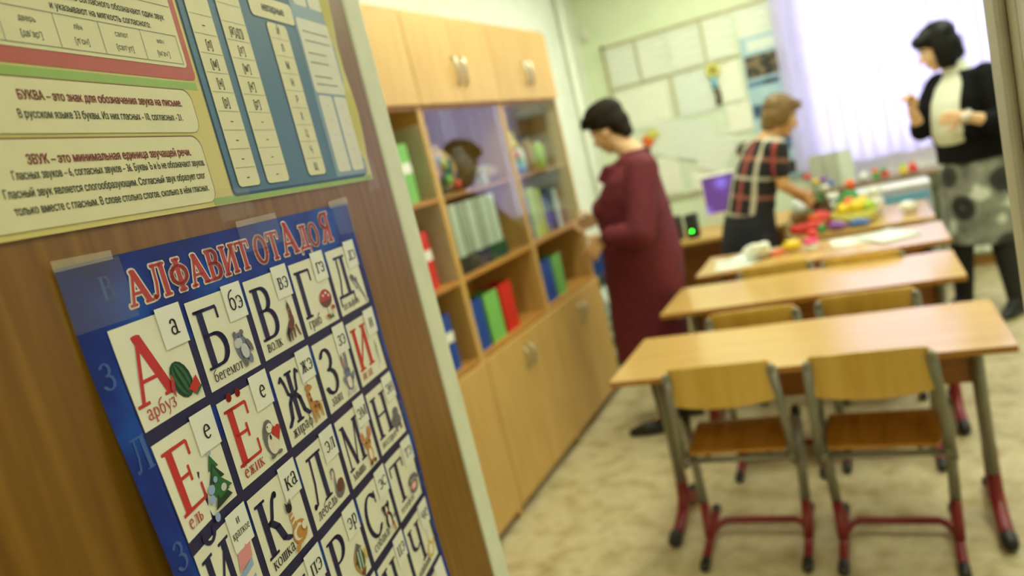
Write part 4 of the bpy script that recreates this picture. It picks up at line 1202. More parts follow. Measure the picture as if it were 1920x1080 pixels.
# computer desk with monitor and speaker
M_desk2 = ramp_mat('pale_desk_laminate', [(0.3, (196, 156, 84)), (0.7, (212, 174, 104))], 0.35, 3.0, (1, 8, 4))
t = thing('computer_desk', 'wooden desk carrying the purple monitor behind the plaid blouse', 'desk', (-1.74, 5.02, 0))
MB().box(0, 1.22, 0, 0.62, 0.690, 0.718).build('tabletop', M_desk2, t, bevel=0.002)
for x in (0.01, 1.18):
    MB().box(x, x + 0.022, 0.03, 0.60, 0, 0.690).build('side_panel', M_beech, t)
MB().box(0.032, 1.18, 0.46, 0.476, 0.25, 0.690).build('rear_panel', M_panel, t)
M_screen = bpy.data.materials.new('glowing_purple_screen')
M_screen.use_nodes = True
nt = M_screen.node_tree
bs = nt.nodes['Principled BSDF']
bs.inputs['Base Color'].default_value = (0.01, 0.01, 0.01, 1)
bs.inputs['Roughness'].default_value = 0.3
tcn = nt.nodes.new('ShaderNodeTexCoord')
vn = nt.nodes.new('ShaderNodeTexVoronoi')
vn.inputs['Scale'].default_value = 7
rpn = nt.nodes.new('ShaderNodeValToRGB')
e = rpn.color_ramp.elements
e[0].position, e[0].color = 0.16, lin((160, 160, 255))
e[1].position, e[1].color = 0.55, lin((104, 66, 130))
k = e.new(0.34)
k.color = lin((126, 92, 190))
nt.links.new(tcn.outputs['Object'], vn.inputs['Vector'])
nt.links.new(vn.outputs['Distance'], rpn.inputs[0])
nt.links.new(rpn.outputs[0], bs.inputs['Emission Color'])
bs.inputs['Emission Strength'].default_value = 1.1
t = thing('monitor', 'white framed monitor glowing purple left of the plaid blouse', 'monitor', (-0.855, 5.36, 0.719), math.radians(4))
MB().box(-0.215, 0.215, 0.0, 0.035, 0.075, 0.385).build('case', M_white, t, bevel=0.008)
MB().box(-0.200, 0.200, -0.002, 0.0, 0.115, 0.372).build('screen', M_screen, t)
MB().lathe([(0.10, 0), (0.10, 0.008), (0.03, 0.014), (0.022, 0.075)], (0, 0.03, 0), 20).build('stand', M_white, t, smooth=True)
M_led = emit_mat('green_led', (0.06, 1.0, 0.05), 14.0)
t = thing('speaker', 'black desktop speaker with a glowing green light beside the monitor', 'speaker', (-1.135, 5.14, 0.719))
MB().box(-0.040, 0.040, -0.04, 0.06, 0, 0.165).build('cabinet', M_black, t, bevel=0.006)
MB().lathe([(0.030, 0), (0.026, 0.004), (0.012, 0.001)], seg=20, M=Matrix.Translation((0, -0.0405, 0.105)) @ Matrix.Rotation(PI / 2, 4, 'X')).build('driver_cone', M_file['dark'], t)
MB().ell((0.0, -0.043, 0.052), (0.0065, 0.004, 0.0065), seg=12, lat=8).build('power_light', M_led, t, smooth=True)
t = thing('speaker', 'plain black desktop speaker left of the one with green light', 'speaker', (-1.255, 5.17, 0.719))
MB().box(-0.040, 0.040, -0.04, 0.06, 0, 0.165).build('cabinet', M_file['dark'], t, bevel=0.006)
MB().lathe([(0.030, 0), (0.026, 0.004), (0.012, 0.001)], seg=20, M=Matrix.Translation((0, -0.0405, 0.105)) @ Matrix.Rotation(PI / 2, 4, 'X')).build('driver_cone', M_black, t)
t = thing('printer', 'pale grey printer at the left end of the computer desk', 'printer', (-1.46, 5.30, 0.719))
MB().box(-0.15, 0.15, -0.12, 0.14, 0, 0.15).build('housing', M_paper_b, t, bevel=0.012)
MB().box(-0.11, 0.11, -0.18, -0.121, 0.03, 0.04).build('paper_tray', M_white, t, bevel=0.002)
MB().box(-0.11, 0.11, 0.06, 0.075, 0.152, 0.24).build('rear_feed', M_white, t, bevel=0.004)

# small table heaped with toys
t = thing('small_table', 'small glossy table heaped with coloured toys by the window', 'table', (-0.45, 4.585, 0))
MB().box(0, 0.735, 0, 0.66, 0.668, 0.690).build('tabletop', M_top, t, bevel=0.003)
for x in (0.03, 0.675):
    for y in (0.03, 0.60):
        MB().tube([(x + 0.015, y + 0.015, 0), (x + 0.015, y + 0.015, 0.668)], 0.016, 12).build('leg', M_grey, t, smooth=True)
MB().box(0.05, 0.685, 0.035, 0.05, 0.56, 0.668).build('apron', M_panel, t)
T4 = 0.691
T3 = 0.688


def lump(name, label, cat, loc, parts, mats, group=None, remesh=0.006):
    """a small soft thing: body blob plus coloured pieces"""
    t = thing(name, label, cat, loc, 0.0, group)
    for (pn, mk, items) in parts:
        b = MB()
        for it in items:
            b.ell(*it) if len(it) < 4 else b.rc(*it)
        b.build(pn, mats[mk], t, smooth=True, remesh=remesh if len(items) > 1 else 0)
    return t


TM = M_toy
G_ = 'toys heaped on the small table'
lump('toy_pepper', 'long red toy pepper lying at the left edge of the small table', 'toy', (-0.385, 4.70, T4), [('body', 'red', [((-0.06, 0, .035), (0.03, 0, .035), .03, .034), ((0.03, 0, .035), (0.09, .02, .04), .034, .02)]), ('stalk', 'green', [((0.10, .025, .045), (0.125, .03, .055), .008, .006)])], TM, G_)
lump('toy_pepper', 'big orange red toy pepper in front of the yellow basket', 'toy', (-0.315, 4.81, T4), [('body', 'red', [((0, 0, .055), (.06, .05, .055)), ((0.04, 0.01, .05), (.045, .045, .05))]), ('stalk', 'green', [((-0.02, -.02, .10), (-0.05, -.03, .125), .008, .006)]), ('orange_cheek', 'orange', [((-0.02, -0.035, .065), (.04, .02, .035))])], TM, G_)
lump('toy_blocks', 'purple toy block lying before the heap of toys', 'toy', (-0.215, 4.645, T4), [('body', 'purple', [((0, 0, .028), (.045, .035, .028)), ((.03, 0, .02), (.03, .03, .02))])], TM, G_)
lump('toy_blocks', 'green toy block between purple block and red pepper', 'toy', (-0.29, 4.635, T4), [('body', 'green', [((0, 0, .026), (.024, .024, .026))])], TM, G_)
lump('toy_blocks', 'blue toy block right of the purple one', 'toy', (-0.10, 4.66, T4), [('body', 'blue', [((0, 0, .022), (.05, .03, .022)), ((.03, .0, .018), (.04, .03, .018))])], TM, G_)
# yellow basket with fruit
t = thing('toy_basket', 'yellow basket filled with toy fruit on the small table', 'basket', (-0.115, 4.80, T4))
MB().lathe([(0.095, 0), (0.115, 0.01), (0.130, 0.075), (0.122, 0.075), (0.108, 0.012)], seg=24).build('wicker_body', M_file['yellow'], t, smooth=True)
for k, (x, y, z, r, c) in enumerate(((-.17, 4.765, .785, .042, 'yellow'), (-.095, 4.755, .79, .046, 'yellow'), (-.03, 4.78, .78, .040, 'lime'), (-.13, 4.84, .80, .044, 'orange'), (-.06, 4.85, .80, .042, 'yellow'))):
    o = lump('toy_fruit', ('yellow toy fruit at the left in the basket', 'largest yellow toy fruit at the front of the basket', 'lime green toy fruit at the right in the basket', 'orange toy fruit at the rear left of the basket', 'yellow toy fruit at the rear right of the basket')[k], 'toy', (x, y, z), [('body', c, [((0, 0, 0), (r, r, r * .95))]), ('stalk', 'green', [((0, 0, r * .9), (0.006, 0, r * 1.25), .004, .003)])], TM, 'toy fruit in the basket')
lump('toy_figure', 'green toy figure with orange head rising behind the basket', 'toy', (-0.125, 5.00, T4), [('body', 'green', [((0, 0, .09), (.06, .045, .09)), ((.03, 0, .06), (.05, .04, .06))]), ('head', 'orange', [((0.01, 0, .205), (.030, .030, .032))]), ('arm', 'green', [((-.05, 0, .13), (-.085, 0, .09), .014, .012)])], TM, G_)
lump('toy_bear', 'small white plush toy sitting behind the basket at right', 'toy', (0.01, 4.99, T4), [('body', 'white', [((0, 0, .06), (.05, .045, .06)), ((0, 0, .135), (.036, .034, .034)), ((-.03, 0, .165), (.012, .008, .012)), ((.03, 0, .165), (.012, .008, .012))])], TM, G_)
lump('toy_bear', 'small white plush toy sitting left of the green figure', 'toy', (-0.225, 5.09, T4), [('body', 'white', [((0, 0, .06), (.05, .045, .06)), ((0, 0, .130), (.036, .034, .034)), ((-.03, 0, .16), (.012, .008, .012)), ((.03, 0, .16), (.012, .008, .012))])], TM, G_)
lump('toy_ball', 'white crumpled ball lying alone at the right of the small table', 'ball', (0.168, 4.84, T4), [('body', 'white', [((0, 0, .036), (.045, .04, .036)), ((.02, .01, .03), (.04, .03, .03)), ((-.02, 0, .05), (.02, .02, .02))])], TM)
# dark vase with artificial flowers
t = thing('flower_vase', 'dark brown vase of artificial flowers under the reaching hand', 'vase', (-0.29, 4.94, T4))
MB().lathe([(0.045, 0), (0.062, .01), (0.068, .06), (0.052, .11), (0.045, .14), (0.050, .15), (0.043, .15), (.04, .12)], seg=22).build('vase_body', M_toy['brown'], t, smooth=True)
for k, (x, y, z, c) in enumerate(((-.055, .04, .30, 'red'), (-.01, .02, .26, 'yellow'), (.03, .03, .27, 'purple'), (.04, -.02, .22, 'white'), (.07, .03, .235, 'blue'))):
    MB().tube([(0, 0, .12), (x * .5, y * .5, .12 + (z - .12) * .6), (x, y, z)], 0.003, 6).build('stem', M_toy['green'], t)
    f = MB().ell((x, y, z + .004), (.026, .026, .018), seg=14, lat=8)
    f.build('blossom', M_toy[c], t, smooth=True)
t = thing('wicker_basket', 'tan wicker basket heaped with white wrapping left of the vase', 'basket', (-0.40, 5.10, T4))
MB().lathe([(0.07, 0), (0.085, .01), (0.10, .08), (.093, .08), (.08, .012)], seg=22).build('basket_body', M_toy['tan'], t, smooth=True)
MB().ell((0, 0, .09), (.08, .07, .05)).ell((.03, .02, .12), (.05, .05, .04)).ell((-.04, 0, .11), (.04, .05, .05)).build('wrapping_paper', M_paper_b, t, remesh=0.008)

# papers and bits on the third desk
def flat_sheet(label, x, y, w, d, rz, m_, z, cat='paper', lay=0):
    t = MB()
    R2 = [[Vector((-w / 2 + w * i / 4, -d / 2 + d * k / 4, 0.0012 + 0.006 * (abs(i - 2) / 2) ** 3 * (0.3 + 0.7 * k / 4))) for i in range(5)] for k in range(5)]
    t.rings(R2, closed=False)
    o = t.build('paper_sheet', m_, smooth=True, loc=(x, y, z + 0.002 * lay), rotz=math.radians(rz))
    q = o.modifiers.new('thickness', 'SOLIDIFY')
    q.thickness = 0.0008
    return tag(o, label, cat, 'papers on the third desk')


flat_sheet('white sheet lying at the left end of the papers desk', -0.73, 4.14, .20, .29, 6, M_paper, T3)
flat_sheet('tilted white sheet under another at the left of the papers desk', -0.66, 4.22, .21, .29, -24, M_paper_b, T3, lay=2)
flat_sheet('large white sheet lying right of the pink cone', -0.09, 4.26, .30, .21, 8, M_paper, T3)
flat_sheet('white sheet lying askew across the large one', 0.03, 4.22, .21, .29, 30, M_paper_b, T3, lay=2)
b = MB()
for k in range(9):
    a = k * 2.4
    b.ell((.035 * math.cos(a), .028 * math.sin(a), .028 + .010 * (k % 3)), (.045, .034, .024), Matrix.Rotation(a, 3, 'X') @ Matrix.Rotation(a * .7, 3, 'Z'), 12, 8)
tag(b.build('paper_napkin', M_paper, remesh=0.006, loc=(-0.605, 4.165, T3 + 0.011)), 'crumpled white napkin on the papers desk', 'napkin')
lump('toy_carrot', 'flat orange paper scrap shaped toy right of the napkin', 'toy', (-0.505, 4.19, T3), [('body', 'orange', [((-.03, 0, .014), (.035, .01, .014), .014, .012), ((.035, .01, .014), (.05, .03, .012), .012, .008)])], TM)
t = lump('toy_lemon', 'yellow toy lemon lying on the papers desk', 'toy', (-0.425, 4.215, T3), [('body', 'yellow', [((0, 0, .034), (.048, .036, .034)), ((.04, 0, .034), (.016, .012, .012)), ((-.04, 0, .034), (.016, .012, .012))])], TM)
t = thing('toy_ice_cream', 'pink topped white toy cup right of the yellow lemon', 'toy', (-0.325, 4.17, T3))
MB().lathe([(.028, 0), (.030, .004), (.040, .035), (.036, .036)], seg=20).build('cup', M_toy['white'], t, smooth=True)
MB().ell((0, 0, .048), (.040, .040, .024)).build('pink_scoop', M_toy['pink'], t, smooth=True)
MB().ell((.012, .01, .080), (.028, .028, .030)).build('red_scoop', M_toy['red'], t, smooth=True)

# window sill: files and toys; box unit below
SZ = 0.7895
for x, lab, c in ((-0.335, 'leftmost tall grey file box on the window sill', 'grey'), (-0.235, 'middle tall grey file box on the window sill', 'grey'), (-0.140, 'rightmost tall grey file box on the window sill', 'white')):
    magazine_file(c, lab, (x, YB - 0.285, SZ), 0.094, 0.255, 0.13, -PI / 2, group='file boxes on the window sill')
lump('toy_ball', 'white shiny ball on the sill beside the file boxes', 'ball', (-0.040, YB - 0.24, SZ), [('body', 'white', [((0, 0, .032), (.032, .032, .032))])], TM)
for k, (x, c1, c2, lab) in enumerate(((0.04, 'green', 'orange', 'green and orange toy left on the window sill'), (0.095, 'red', 'green', 'red and green toy in the middle of the window sill'), (0.215, 'yellow', 'lime', 'yellow toy right of the middle on the window sill'), (0.275, 'red', 'orange', 'red toy rightmost on the window sill beside the floral skirt'))):
    lump('toy_figure', lab, 'toy', (x, YB - 0.26, SZ), [('body', c1, [((0, 0, .022), (.034, .026, .022)), ((0.012, 0, .03), (.018, .02, .02))]), ('head', c2, [((-0.004, 0, .056), (.022, .02, .020))])], TM, 'toys on the window sill')
t = thing('storage_box', 'white storage unit with a teal stripe under the window sill', 'box', (-0.10, 5.56, 0))
MB().box(0, 0.44, 0, 0.30, 0, 0.735).build('box_body', mat('lilac_white_panel', (196, 200, 216), 0.4), t, bevel=0.004)
MB().box(-0.006, 0.446, -0.006, 0.306, 0.7352, 0.755).build('lid', M_white, t, bevel=0.004)
MB().box(0.01, 0.43, -0.003, -0.0005, 0.655, 0.70).build('teal_stripe', M_toy['cyan'], t)
# radiator under the window, behind the legs
t = thing('radiator', 'white ribbed radiator under the window behind the black boots', 'radiator', (0.42, YB - 0.13, 0.12))
for k in range(14):
    MB().box(0.07 * k, 0.07 * k + 0.06, 0, 0.09, 0, 0.50).build('rib', M_wall_white, t, bevel=0.012)
MB().tube([(-0.02, 0.045, 0.03), (1.0, 0.045, 0.03)], 0.014).tube([(-0.02, 0.045, 0.47), (1.0, 0.045, 0.47)], 0.014).build('manifold', M_wall_white, t, smooth=True)
for x in (0.1, 0.88):
    MB().box(x, x + 0.02, 0.06, 0.128, 0.2, 0.23).build('bracket', M_wall_white, t)

# patterned bag and blue folder beyond the wall units
M_floral = ramp_mat('green_white_floral_cloth', [(0.25, (30, 42, 38)), (0.42, (88, 132, 104)), (0.52, (214, 222, 210)), (0.62, (140, 160, 150)), (0.8, (60, 80, 70))], 0.8, 14.0, detail=2)
t = thing('cloth_bag', 'green and white patterned cloth bag standing beyond the wall units', 'bag', (-1.66, 4.46, 0))
b = MB()
b.rings([[Vector((a * math.cos(q), c * math.sin(q), z)) for q in [2 * PI * k / 20 for k in range(20)]] for z, a, c in ((0.0, .10, .13), (.02, .12, .15), (.3, .125, .155), (.5, .115, .15), (.60, .10, .14))])
b.build('bag_body', M_floral, t, smooth=True)
for y in (-.05, .05):
    MB().tube([(.03, y - .04, .58), (.03, y - .02, .68), (.03, y + .02, .68), (.03, y + .04, .58)], 0.008).build('bag_handle', M_file['dark'], t, smooth=True)
t = thing('plastic_folder', 'dark blue folder leaning on the wall above the patterned bag', 'folder', (-1.70, 4.66, 0))
MB().box(-0.13, 0.13, 0, 0.03, 0.0, 0.86).build('folder_body', M_file['navy'], t, bevel=0.004)
MB().box(-0.12, 0.12, -0.012, -0.001, 0.60, 0.84).build('front_pocket', M_file['blue'], t, bevel=0.003)

# ------------------------------------------------------------------ ceiling lamps
M_lamp = emit_mat('lit_tube_diffuser', LAMP_COLOR, LAMP)
M_lamp_c = emit_mat('lit_corridor_diffuser', LAMP_COLOR_C, LAMP_CORRIDOR)


def ceiling_light(x, y, lab, w, d, m_, z=ZC):
    t = thing('ceiling_light', lab, 'lamp', (x, y, z), 0.0, None)
    MB().box(-w / 2 - .02, w / 2 + .02, -d / 2 - .02, -d / 2, -.07, 0).box(-w / 2 - .02, w / 2 + .02, d / 2, d / 2 + .02, -.07, 0).box(-w / 2 - .02, -w / 2, -d / 2, d / 2, -.07, 0).box(w / 2, w / 2 + .02, -d / 2, d / 2, -.07, 0).build('frame', M_white, t)
    MB().box(-w / 2, w / 2, -d / 2, d / 2, -.06, -.045).build('diffuser', m_, t)


for (x, y), lab in zip(((-0.75, 2.9), (-0.75, 4.8), (1.2, 2.9), (1.2, 4.8)), ('ceiling lamp above the left chairs', 'ceiling lamp above the left rear of the room', 'ceiling lamp above the right front of the room', 'ceiling lamp above the right rear of the room')):
    ceiling_light(x, y, lab, 0.6, 1.2, M_lamp)
ceiling_light(0.55, -0.55, 'ceiling lamp in the corridor outside the door', 0.5, 1.0, M_lamp_c)

# ------------------------------------------------------------------ people
M_skin = mat('skin', (226, 186, 146), 0.5, var=0.04, scale=30)
M_skin2 = mat('skin_tanned', (206, 158, 104), 0.5, var=0.04, scale=30)
M_lips = mat('lips', (176, 96, 84), 0.45)
M_eye = mat('eye_white', (226, 222, 212), 0.25)
M_iris = mat('dark_iris', (40, 28, 20), 0.2)
V = Vector


def frame(f, up=(0, 0, 1)):
    """matrix with columns forward, left, up"""
    f = V(f).normalized()
    l = V(up).cross(f).normalized()
    u = f.cross(l)
    return Matrix((f, l, u)).transposed()


def hand(b, w, d, n, thumb, curl=(0.25, 0.35, 0.3), k=1.0):
    """palm and five bent fingers from wrist w along d, palm facing n; thumb = +1/-1 along d x n"""
    w, d = V(w), V(d).normalized()
    n = (V(n) - d * V(n).dot(d)).normalized()
    l = d.cross(n) * thumb
    for i, o in enumerate((0.030, 0.010, -0.010, -0.029)):
        kn = w + d * (0.086 - 0.004 * abs(i - 1)) * k + l * o * k
        b.rc(w + d * 0.004 + l * o * 0.6 * k, kn, 0.0135 * k, 0.0115 * k, 10)
        L = (0.074, 0.082, 0.076, 0.060)[i] * k
        a = 0.0
        p = kn
        r = 0.0088 * k
        sp = (0.10, 0.03, -0.04, -0.12)[i]
        for j, (fr, c) in enumerate(zip((0.46, 0.30, 0.24), curl)):
            a += c + 0.04 * i
            q = p + ((d + l * sp).normalized() * math.cos(a) + n * math.sin(a)) * (L * fr)
            b.rc(p, q, r, r * 0.92, 10)
            p, r = q, r * 0.92
    t0 = w + d * 0.022 * k + l * 0.026 * k
    t1 = t0 + (d * 0.55 + l * 0.75 + n * 0.35).normalized() * 0.040 * k
    t2 = t1 + (d * 0.80 + l * 0.40 + n * 0.45).normalized() * 0.032 * k
    t3 = t2 + (d * 0.85 + l * 0.05 + n * 0.55).normalized() * 0.026 * k
    b.rc(t0, t1, 0.014 * k, 0.0115 * k, 10).rc(t1, t2, 0.0112 * k, 0.0100 * k, 10).rc(t2, t3, 0.0098 * k, 0.0085 * k, 10)


def head(b, c, F, k=0.93):
    T = lambda p: V(c) + F @ (V(p) * k)
    E = lambda p, r: b.ell(T(p), [q * k for q in r], F)
    E((-.012, 0, .035), (.098, .076, .097))
    E((.026, 0, -.030), (.066, .061, .088))
    E((.052, 0, -.098), (.034, .036, .026))
    E((.060, .034, -.035), (.026, .026, .026))
    E((.060, -.034, -.035), (.026, .026, .026))
    E((.074, 0, .022), (.022, .048, .016))
    b.rc(T((.086, 0, .008)), T((.108, 0, -.034)), .009 * k, .014 * k)
    E((.094, .012, -.040), (.012, .009, .008))
    E((.094, -.012, -.040), (.012, .009, .008))
    E((.086, 0, -.066), (.012, .022, .0055))
    E((.084, 0, -.076), (.012, .019, .0060))
    for s in (-1, 1):
        E((-.004, s * .074, -.012), (.020, .009, .034))
        E((.006, s * .080, -.030), (.009, .006, .012))


def face_parts(root, c, F, hairm, k=0.93):
    T = lambda p: V(c) + F @ (V(p) * k)
    for s in (-1, 1):
        e = MB().ell(T((.0760, s * .031, -.002)), [.0120 * k] * 3, F, 12, 8).build('eye', M_eye, root, smooth=True)
        MB().ell(T((.0850, s * .031, -.004)), (.0035, .0062, .0062), F, 10, 8).build('iris', M_iris, e, smooth=True)
        MB().chain([T((.091, s * .014, .022)), T((.089, s * .034, .027)), T((.076, s * .052, .020))], [.0035, .0035, .002], 8).build('eyebrow', hairm, root, smooth=True)
    MB().ell(T((.0945, 0, -.0665)), (.0055, .020, .0042), F, 14, 8).ell(T((.0925, 0, -.0755)), (.0055, .017, .0048), F, 14, 8).build('lips', M_lips, root, smooth=True)


def blobs(c, F, items, k=0.93):
    b = MB()
    for p, r in items:
        b.ell(V(c) + F @ (V(p) * k), [q * k for q in r], F)
    return b


def loft(b, rows, f, n=32, a0=0.0, a1=2 * PI, thick=0.0, pw=2.3):
    """rows: (centre, forward radius, side radius); open rows get an inner wall"""
    f = V((f[0], f[1], 0)).normalized()
    l = V((0, 0, 1)).cross(f)
    def ring(c, rf, rl):
        o = []
        for i in range(n + (0 if a1 - a0 > 6.28 else 1)):
            a = a0 + (a1 - a0) * i / n
            ca, sa = math.cos(a), math.sin(a)
            q = (abs(ca) ** pw + abs(sa) ** pw) ** (-1 / pw)
            o.append(V(c) + f * (rf * ca * q) + l * (rl * sa * q))
        return o
    if not thick:
        return b.rings([ring(*r) for r in rows])
    out = []
    for c, rf, rl in rows:
        R = ring(c, rf, rl) + ring(c, rf - thick, rl - thick)[::-1]
        out.append(R)
    return b.rings(out)


def shoe(b, heel, toe, h=0.055, hw=0.036):
    heel, toe = V(heel), V(toe)
    d = (toe - heel).normalized()
    up = V((0, 0, 1))
    m = heel.lerp(toe, .55)
    b.rc(heel + up * .034, m + up * .030, .034, .037)
    b.rc(m + up * .030, toe - d * .03 + up * .020, .037, .022)
    b.rc(heel + up * .05, heel + up * .070, .036, .040)
    b.rc(heel + up * .012 - d * .004, heel + up * .030, .020, .026)


# ---- woman in the burgundy dress, reaching into the wall unit
M_burg = ramp_mat('burgundy_wool', [(0.3, (84, 18, 32)), (0.6, (106, 28, 44)), (0.8, (118, 36, 52))], 0.8, 40.0, detail=4)
M_hair_b = ramp_mat('dark_brown_hair', [(0.35, (22, 18, 12)), (0.6, (36, 29, 18)), (0.75, (46, 38, 24))], 0.75, 60.0, (1, 1, .4), spec=0.2)
M_stock = mat('black_stocking', (22, 20, 22), 0.7)
M_shoe = mat('black_shoe_leather', (26, 26, 30), 0.35)
fB = (-1.0, 0.10, 0)
HF = frame((-0.90, 0.10, -0.42))
hc = V((-1.142, 3.72, 1.560))
b = MB()
head(b, hc, HF)
b.rc((-1.035, 3.72, 1.40), (-1.120, 3.72, 1.510), .060, .052)
loft(b, [(( -1.10, 3.72, .70), .15, .16), ((-1.10, 3.72, .85), .16, .16), ((-1.09, 3.72, 1.0), .14, .14), ((-1.09, 3.72, 1.15), .14, .155), ((-1.06, 3.72, 1.30), .10, .16), ((-1.04, 3.72, 1.39), .06, .09)], fB)
LA = [(-.985, 3.565, 1.335), (-1.010, 3.455, 1.035), (-1.215, 3.470, 1.048)]
RA = [(-1.080, 3.875, 1.335), (-1.265, 3.965, 1.085), (-1.395, 3.985, 1.090)]
b.chain(LA, [.052, .042, .026]).chain(RA, [.052, .042, .026])
hand(b, LA[2], (-.72, .06, -.70), (0, 1, -.1), -1, (.25, .35, .35), 1.08)
hand(b, RA[2], (-.92, -.25, -.10), (.15, -1, -.25), 1, (.55, .75, .6), 1.05)
Lk = [(-1.10, 3.64, .78), (-1.135, 3.625, .44), (-1.085, 3.50, .09)]
Rk = [(-1.09, 3.80, .78), (-1.09, 3.77, .44), (-.985, 3.71, .09)]
b.chain(Lk, [.085, .055, .036]).chain(Rk, [.085, .055, .036])
FT = [(-1.20, 3.478, .028), (-1.11, 3.685, .028)]
b.rc(Lk[2], FT[0], .030, .016).rc(Rk[2], FT[1], .030, .016)
pB = b.build('person', M_skin, remesh=0.0055, relax=2)
tag(pB, 'woman with short dark hair in a burgundy dress reaching into the wall unit', 'person')
face_parts(pB, hc, HF, M_hair_b)
blobs(hc, HF, [((-.024, 0, .062), (.114, .094, .092)), ((-.068, 0, .000), (.064, .082, .088)), ((-.080, 0, -.058), (.036, .062, .055)), ((.062, 0, .096), (.050, .066, .038)), ((.086, .02, .086), (.030, .040, .026)), ((-.02, .074, .036), (.05, .020, .05)), ((-.02, -.074, .036), (.05, .020, .05)), ((.0, 0, .120), (.075, .07, .036))]).build('hair', M_hair_b, pB, remesh=0.005)
b = MB()
loft(b, [((-1.150, 3.73, .345), .192, .195), ((-1.150, 3.73, .42), .192, .197), ((-1.142, 3.73, .55), .196, .200), ((-1.122, 3.725, .68), .196, .205), ((-1.112, 3.72, .78), .203, .205), ((-1.102, 3.72, .90), .200, .196), ((-1.100, 3.72, 1.02), .190, .188), ((-1.102, 3.72, 1.12), .184, .190),
         ((-1.095, 3.72, 1.22), .160, .195), ((-1.072, 3.72, 1.30), .122, .190), ((-1.045, 3.72, 1.355), .090, .150), ((-1.025, 3.72, 1.385), .070, .100)], fB)
b.ell((-1.235, 3.64, 1.165), (.055, .07, .065)).ell((-1.235, 3.80, 1.165), (.055, .07, .065))
b.chain([(-.975, 3.585, 1.325), LA[1], (-1.165, 3.468, 1.045)], [.084, .068, .052])
b.chain([(-1.060, 3.855, 1.325), RA[1], (-1.310, 3.972, 1.086)], [.084, .064, .050])
dB = b.build('dress', M_burg, pB, remesh=0.008, relax=4)
b = MB()
loft(b, [((-1.055, 3.72, 1.375), .100, .125), ((-1.030, 3.72, 1.405), .076, .090), ((-1.015, 3.72, 1.425), .060, .078)], fB)
b.prism([(0, 0), (-.09, .03), (-.14, -.035), (-.02, -.14), (.02, -.06)], .10, Matrix.Translation((-1.080, 3.60, 1.355)))
b.prism([(0, 0), (-.09, .03), (-.14, -.035), (-.02, -.14), (.02, -.06)], .10, Matrix.Translation((-1.080, 3.74, 1.355)))
b.build('collar', M_burg, dB, remesh=0.007, relax=3)
MB().chain([Lk[0], Lk[1], V(Lk[2]) - V((0, 0, .02)), FT[0]], [.090, .059, .042, .021]).build('stocking', M_stock, pB, smooth=True, remesh=0.008)
MB().chain([Rk[0], Rk[1], V(Rk[2]) - V((0, 0, .02)), FT[1]], [.090, .059, .042, .021]).build('stocking', M_stock, pB, smooth=True, remesh=0.008)
b = MB()
shoe(b, (-1.075, 3.50, 0), (-1.300, 3.455, 0))
b.build('shoe', M_shoe, pB, remesh=0.005)
b = MB()
shoe(b, (-.975, 3.715, 0), (-1.195, 3.665, 0))
b.build('shoe', M_shoe, pB, remesh=0.005)
q = MB().tube([V((-1.212, 3.47, 1.047)) + V((0.15 * .0, .032 * math.cos(a), .032 * math.sin(a))) for a in [2 * PI * k / 16 for k in range(17)]], .005, 8)
q.build('bracelet', M_chrome, pB, smooth=True)

# ---- woman in the plaid blouse, seen from behind, reaching to the toys
M_hair_p = ramp_mat('light_brown_hair', [(0.3, (88, 66, 28)), (0.6, (122, 94, 44)), (0.8, (140, 112, 58))], 0.5, 60.0, (1, 1, .4))
M_navy = mat('dark_navy_skirt', (20, 22, 38), 0.75)


def plaid_mat():
    M = bpy.data.materials.new('black_red_white_plaid')
    M.use_nodes = True
    nt = M.node_tree
    b = nt.nodes['Principled BSDF']
    b.inputs['Roughness'].default_value = 0.8
    tc = nt.nodes.new('ShaderNodeTexCoord')
    mp = nt.nodes.new('ShaderNodeMapping')
    mp.inputs['Rotation'].default_value = (0, math.radians(-14), math.radians(37))
    nt.links.new(tc.outputs['Object'], mp.inputs[0])
    sx = nt.nodes.new('ShaderNodeSeparateXYZ')
    nt.links.new(mp.outputs[0], sx.inputs[0])
    def band(sock, period, off, half):
        a = nt.nodes.new('ShaderNodeMath'); a.operation = 'ADD'; a.inputs[1].default_value = 50 * period + off
        nt.links.new(sock, a.inputs[0])
        m_ = nt.nodes.new('ShaderNodeMath'); m_.operation = 'MODULO'; m_.inputs[1].default_value = period
        nt.links.new(a.outputs[0], m_.inputs[0])
        s = nt.nodes.new('ShaderNodeMath'); s.operation = 'SUBTRACT'; s.inputs[1].default_value = period / 2
        nt.links.new(m_.outputs[0], s.inputs[0])
        ab = nt.nodes.new('ShaderNodeMath'); ab.operation = 'ABSOLUTE'
        nt.links.new(s.outputs[0], ab.inputs[0])
        lt = nt.nodes.new('ShaderNodeMath'); lt.operation = 'LESS_THAN'; lt.inputs[1].default_value = half
        nt.links.new(ab.outputs[0], lt.inputs[0])
        return lt.outputs[0]
    col = None
    base = (0.010, 0.010, 0.012, 1)
    for sock, per, off, half, c, fac in (('Z', .23, .02, .012, (170, 110, 90), .6), ('X', .17, .06, .013, (186, 80, 76), .7), ('Z', .23, .135, .011, (206, 206, 186), .6), ('X', .17, .145, .012, (220, 214, 190), .7)):
        m_ = band(sx.outputs[sock], per, off, half)
        mul = nt.nodes.new('ShaderNodeMath'); mul.operation = 'MULTIPLY'; mul.inputs[1].default_value = fac
        nt.links.new(m_, mul.inputs[0])
        mx = nt.nodes.new('ShaderNodeMix'); mx.data_type = 'RGBA'
        nt.links.new(mul.outputs[0], mx.inputs[0])
        if col is None: mx.inputs[6].default_value = base
        else: nt.links.new(col, mx.inputs[6])
        mx.inputs[7].default_value = lin(c)
        col = mx.outputs[2]
    nt.links.new(col, b.inputs['Base Color'])
    return M


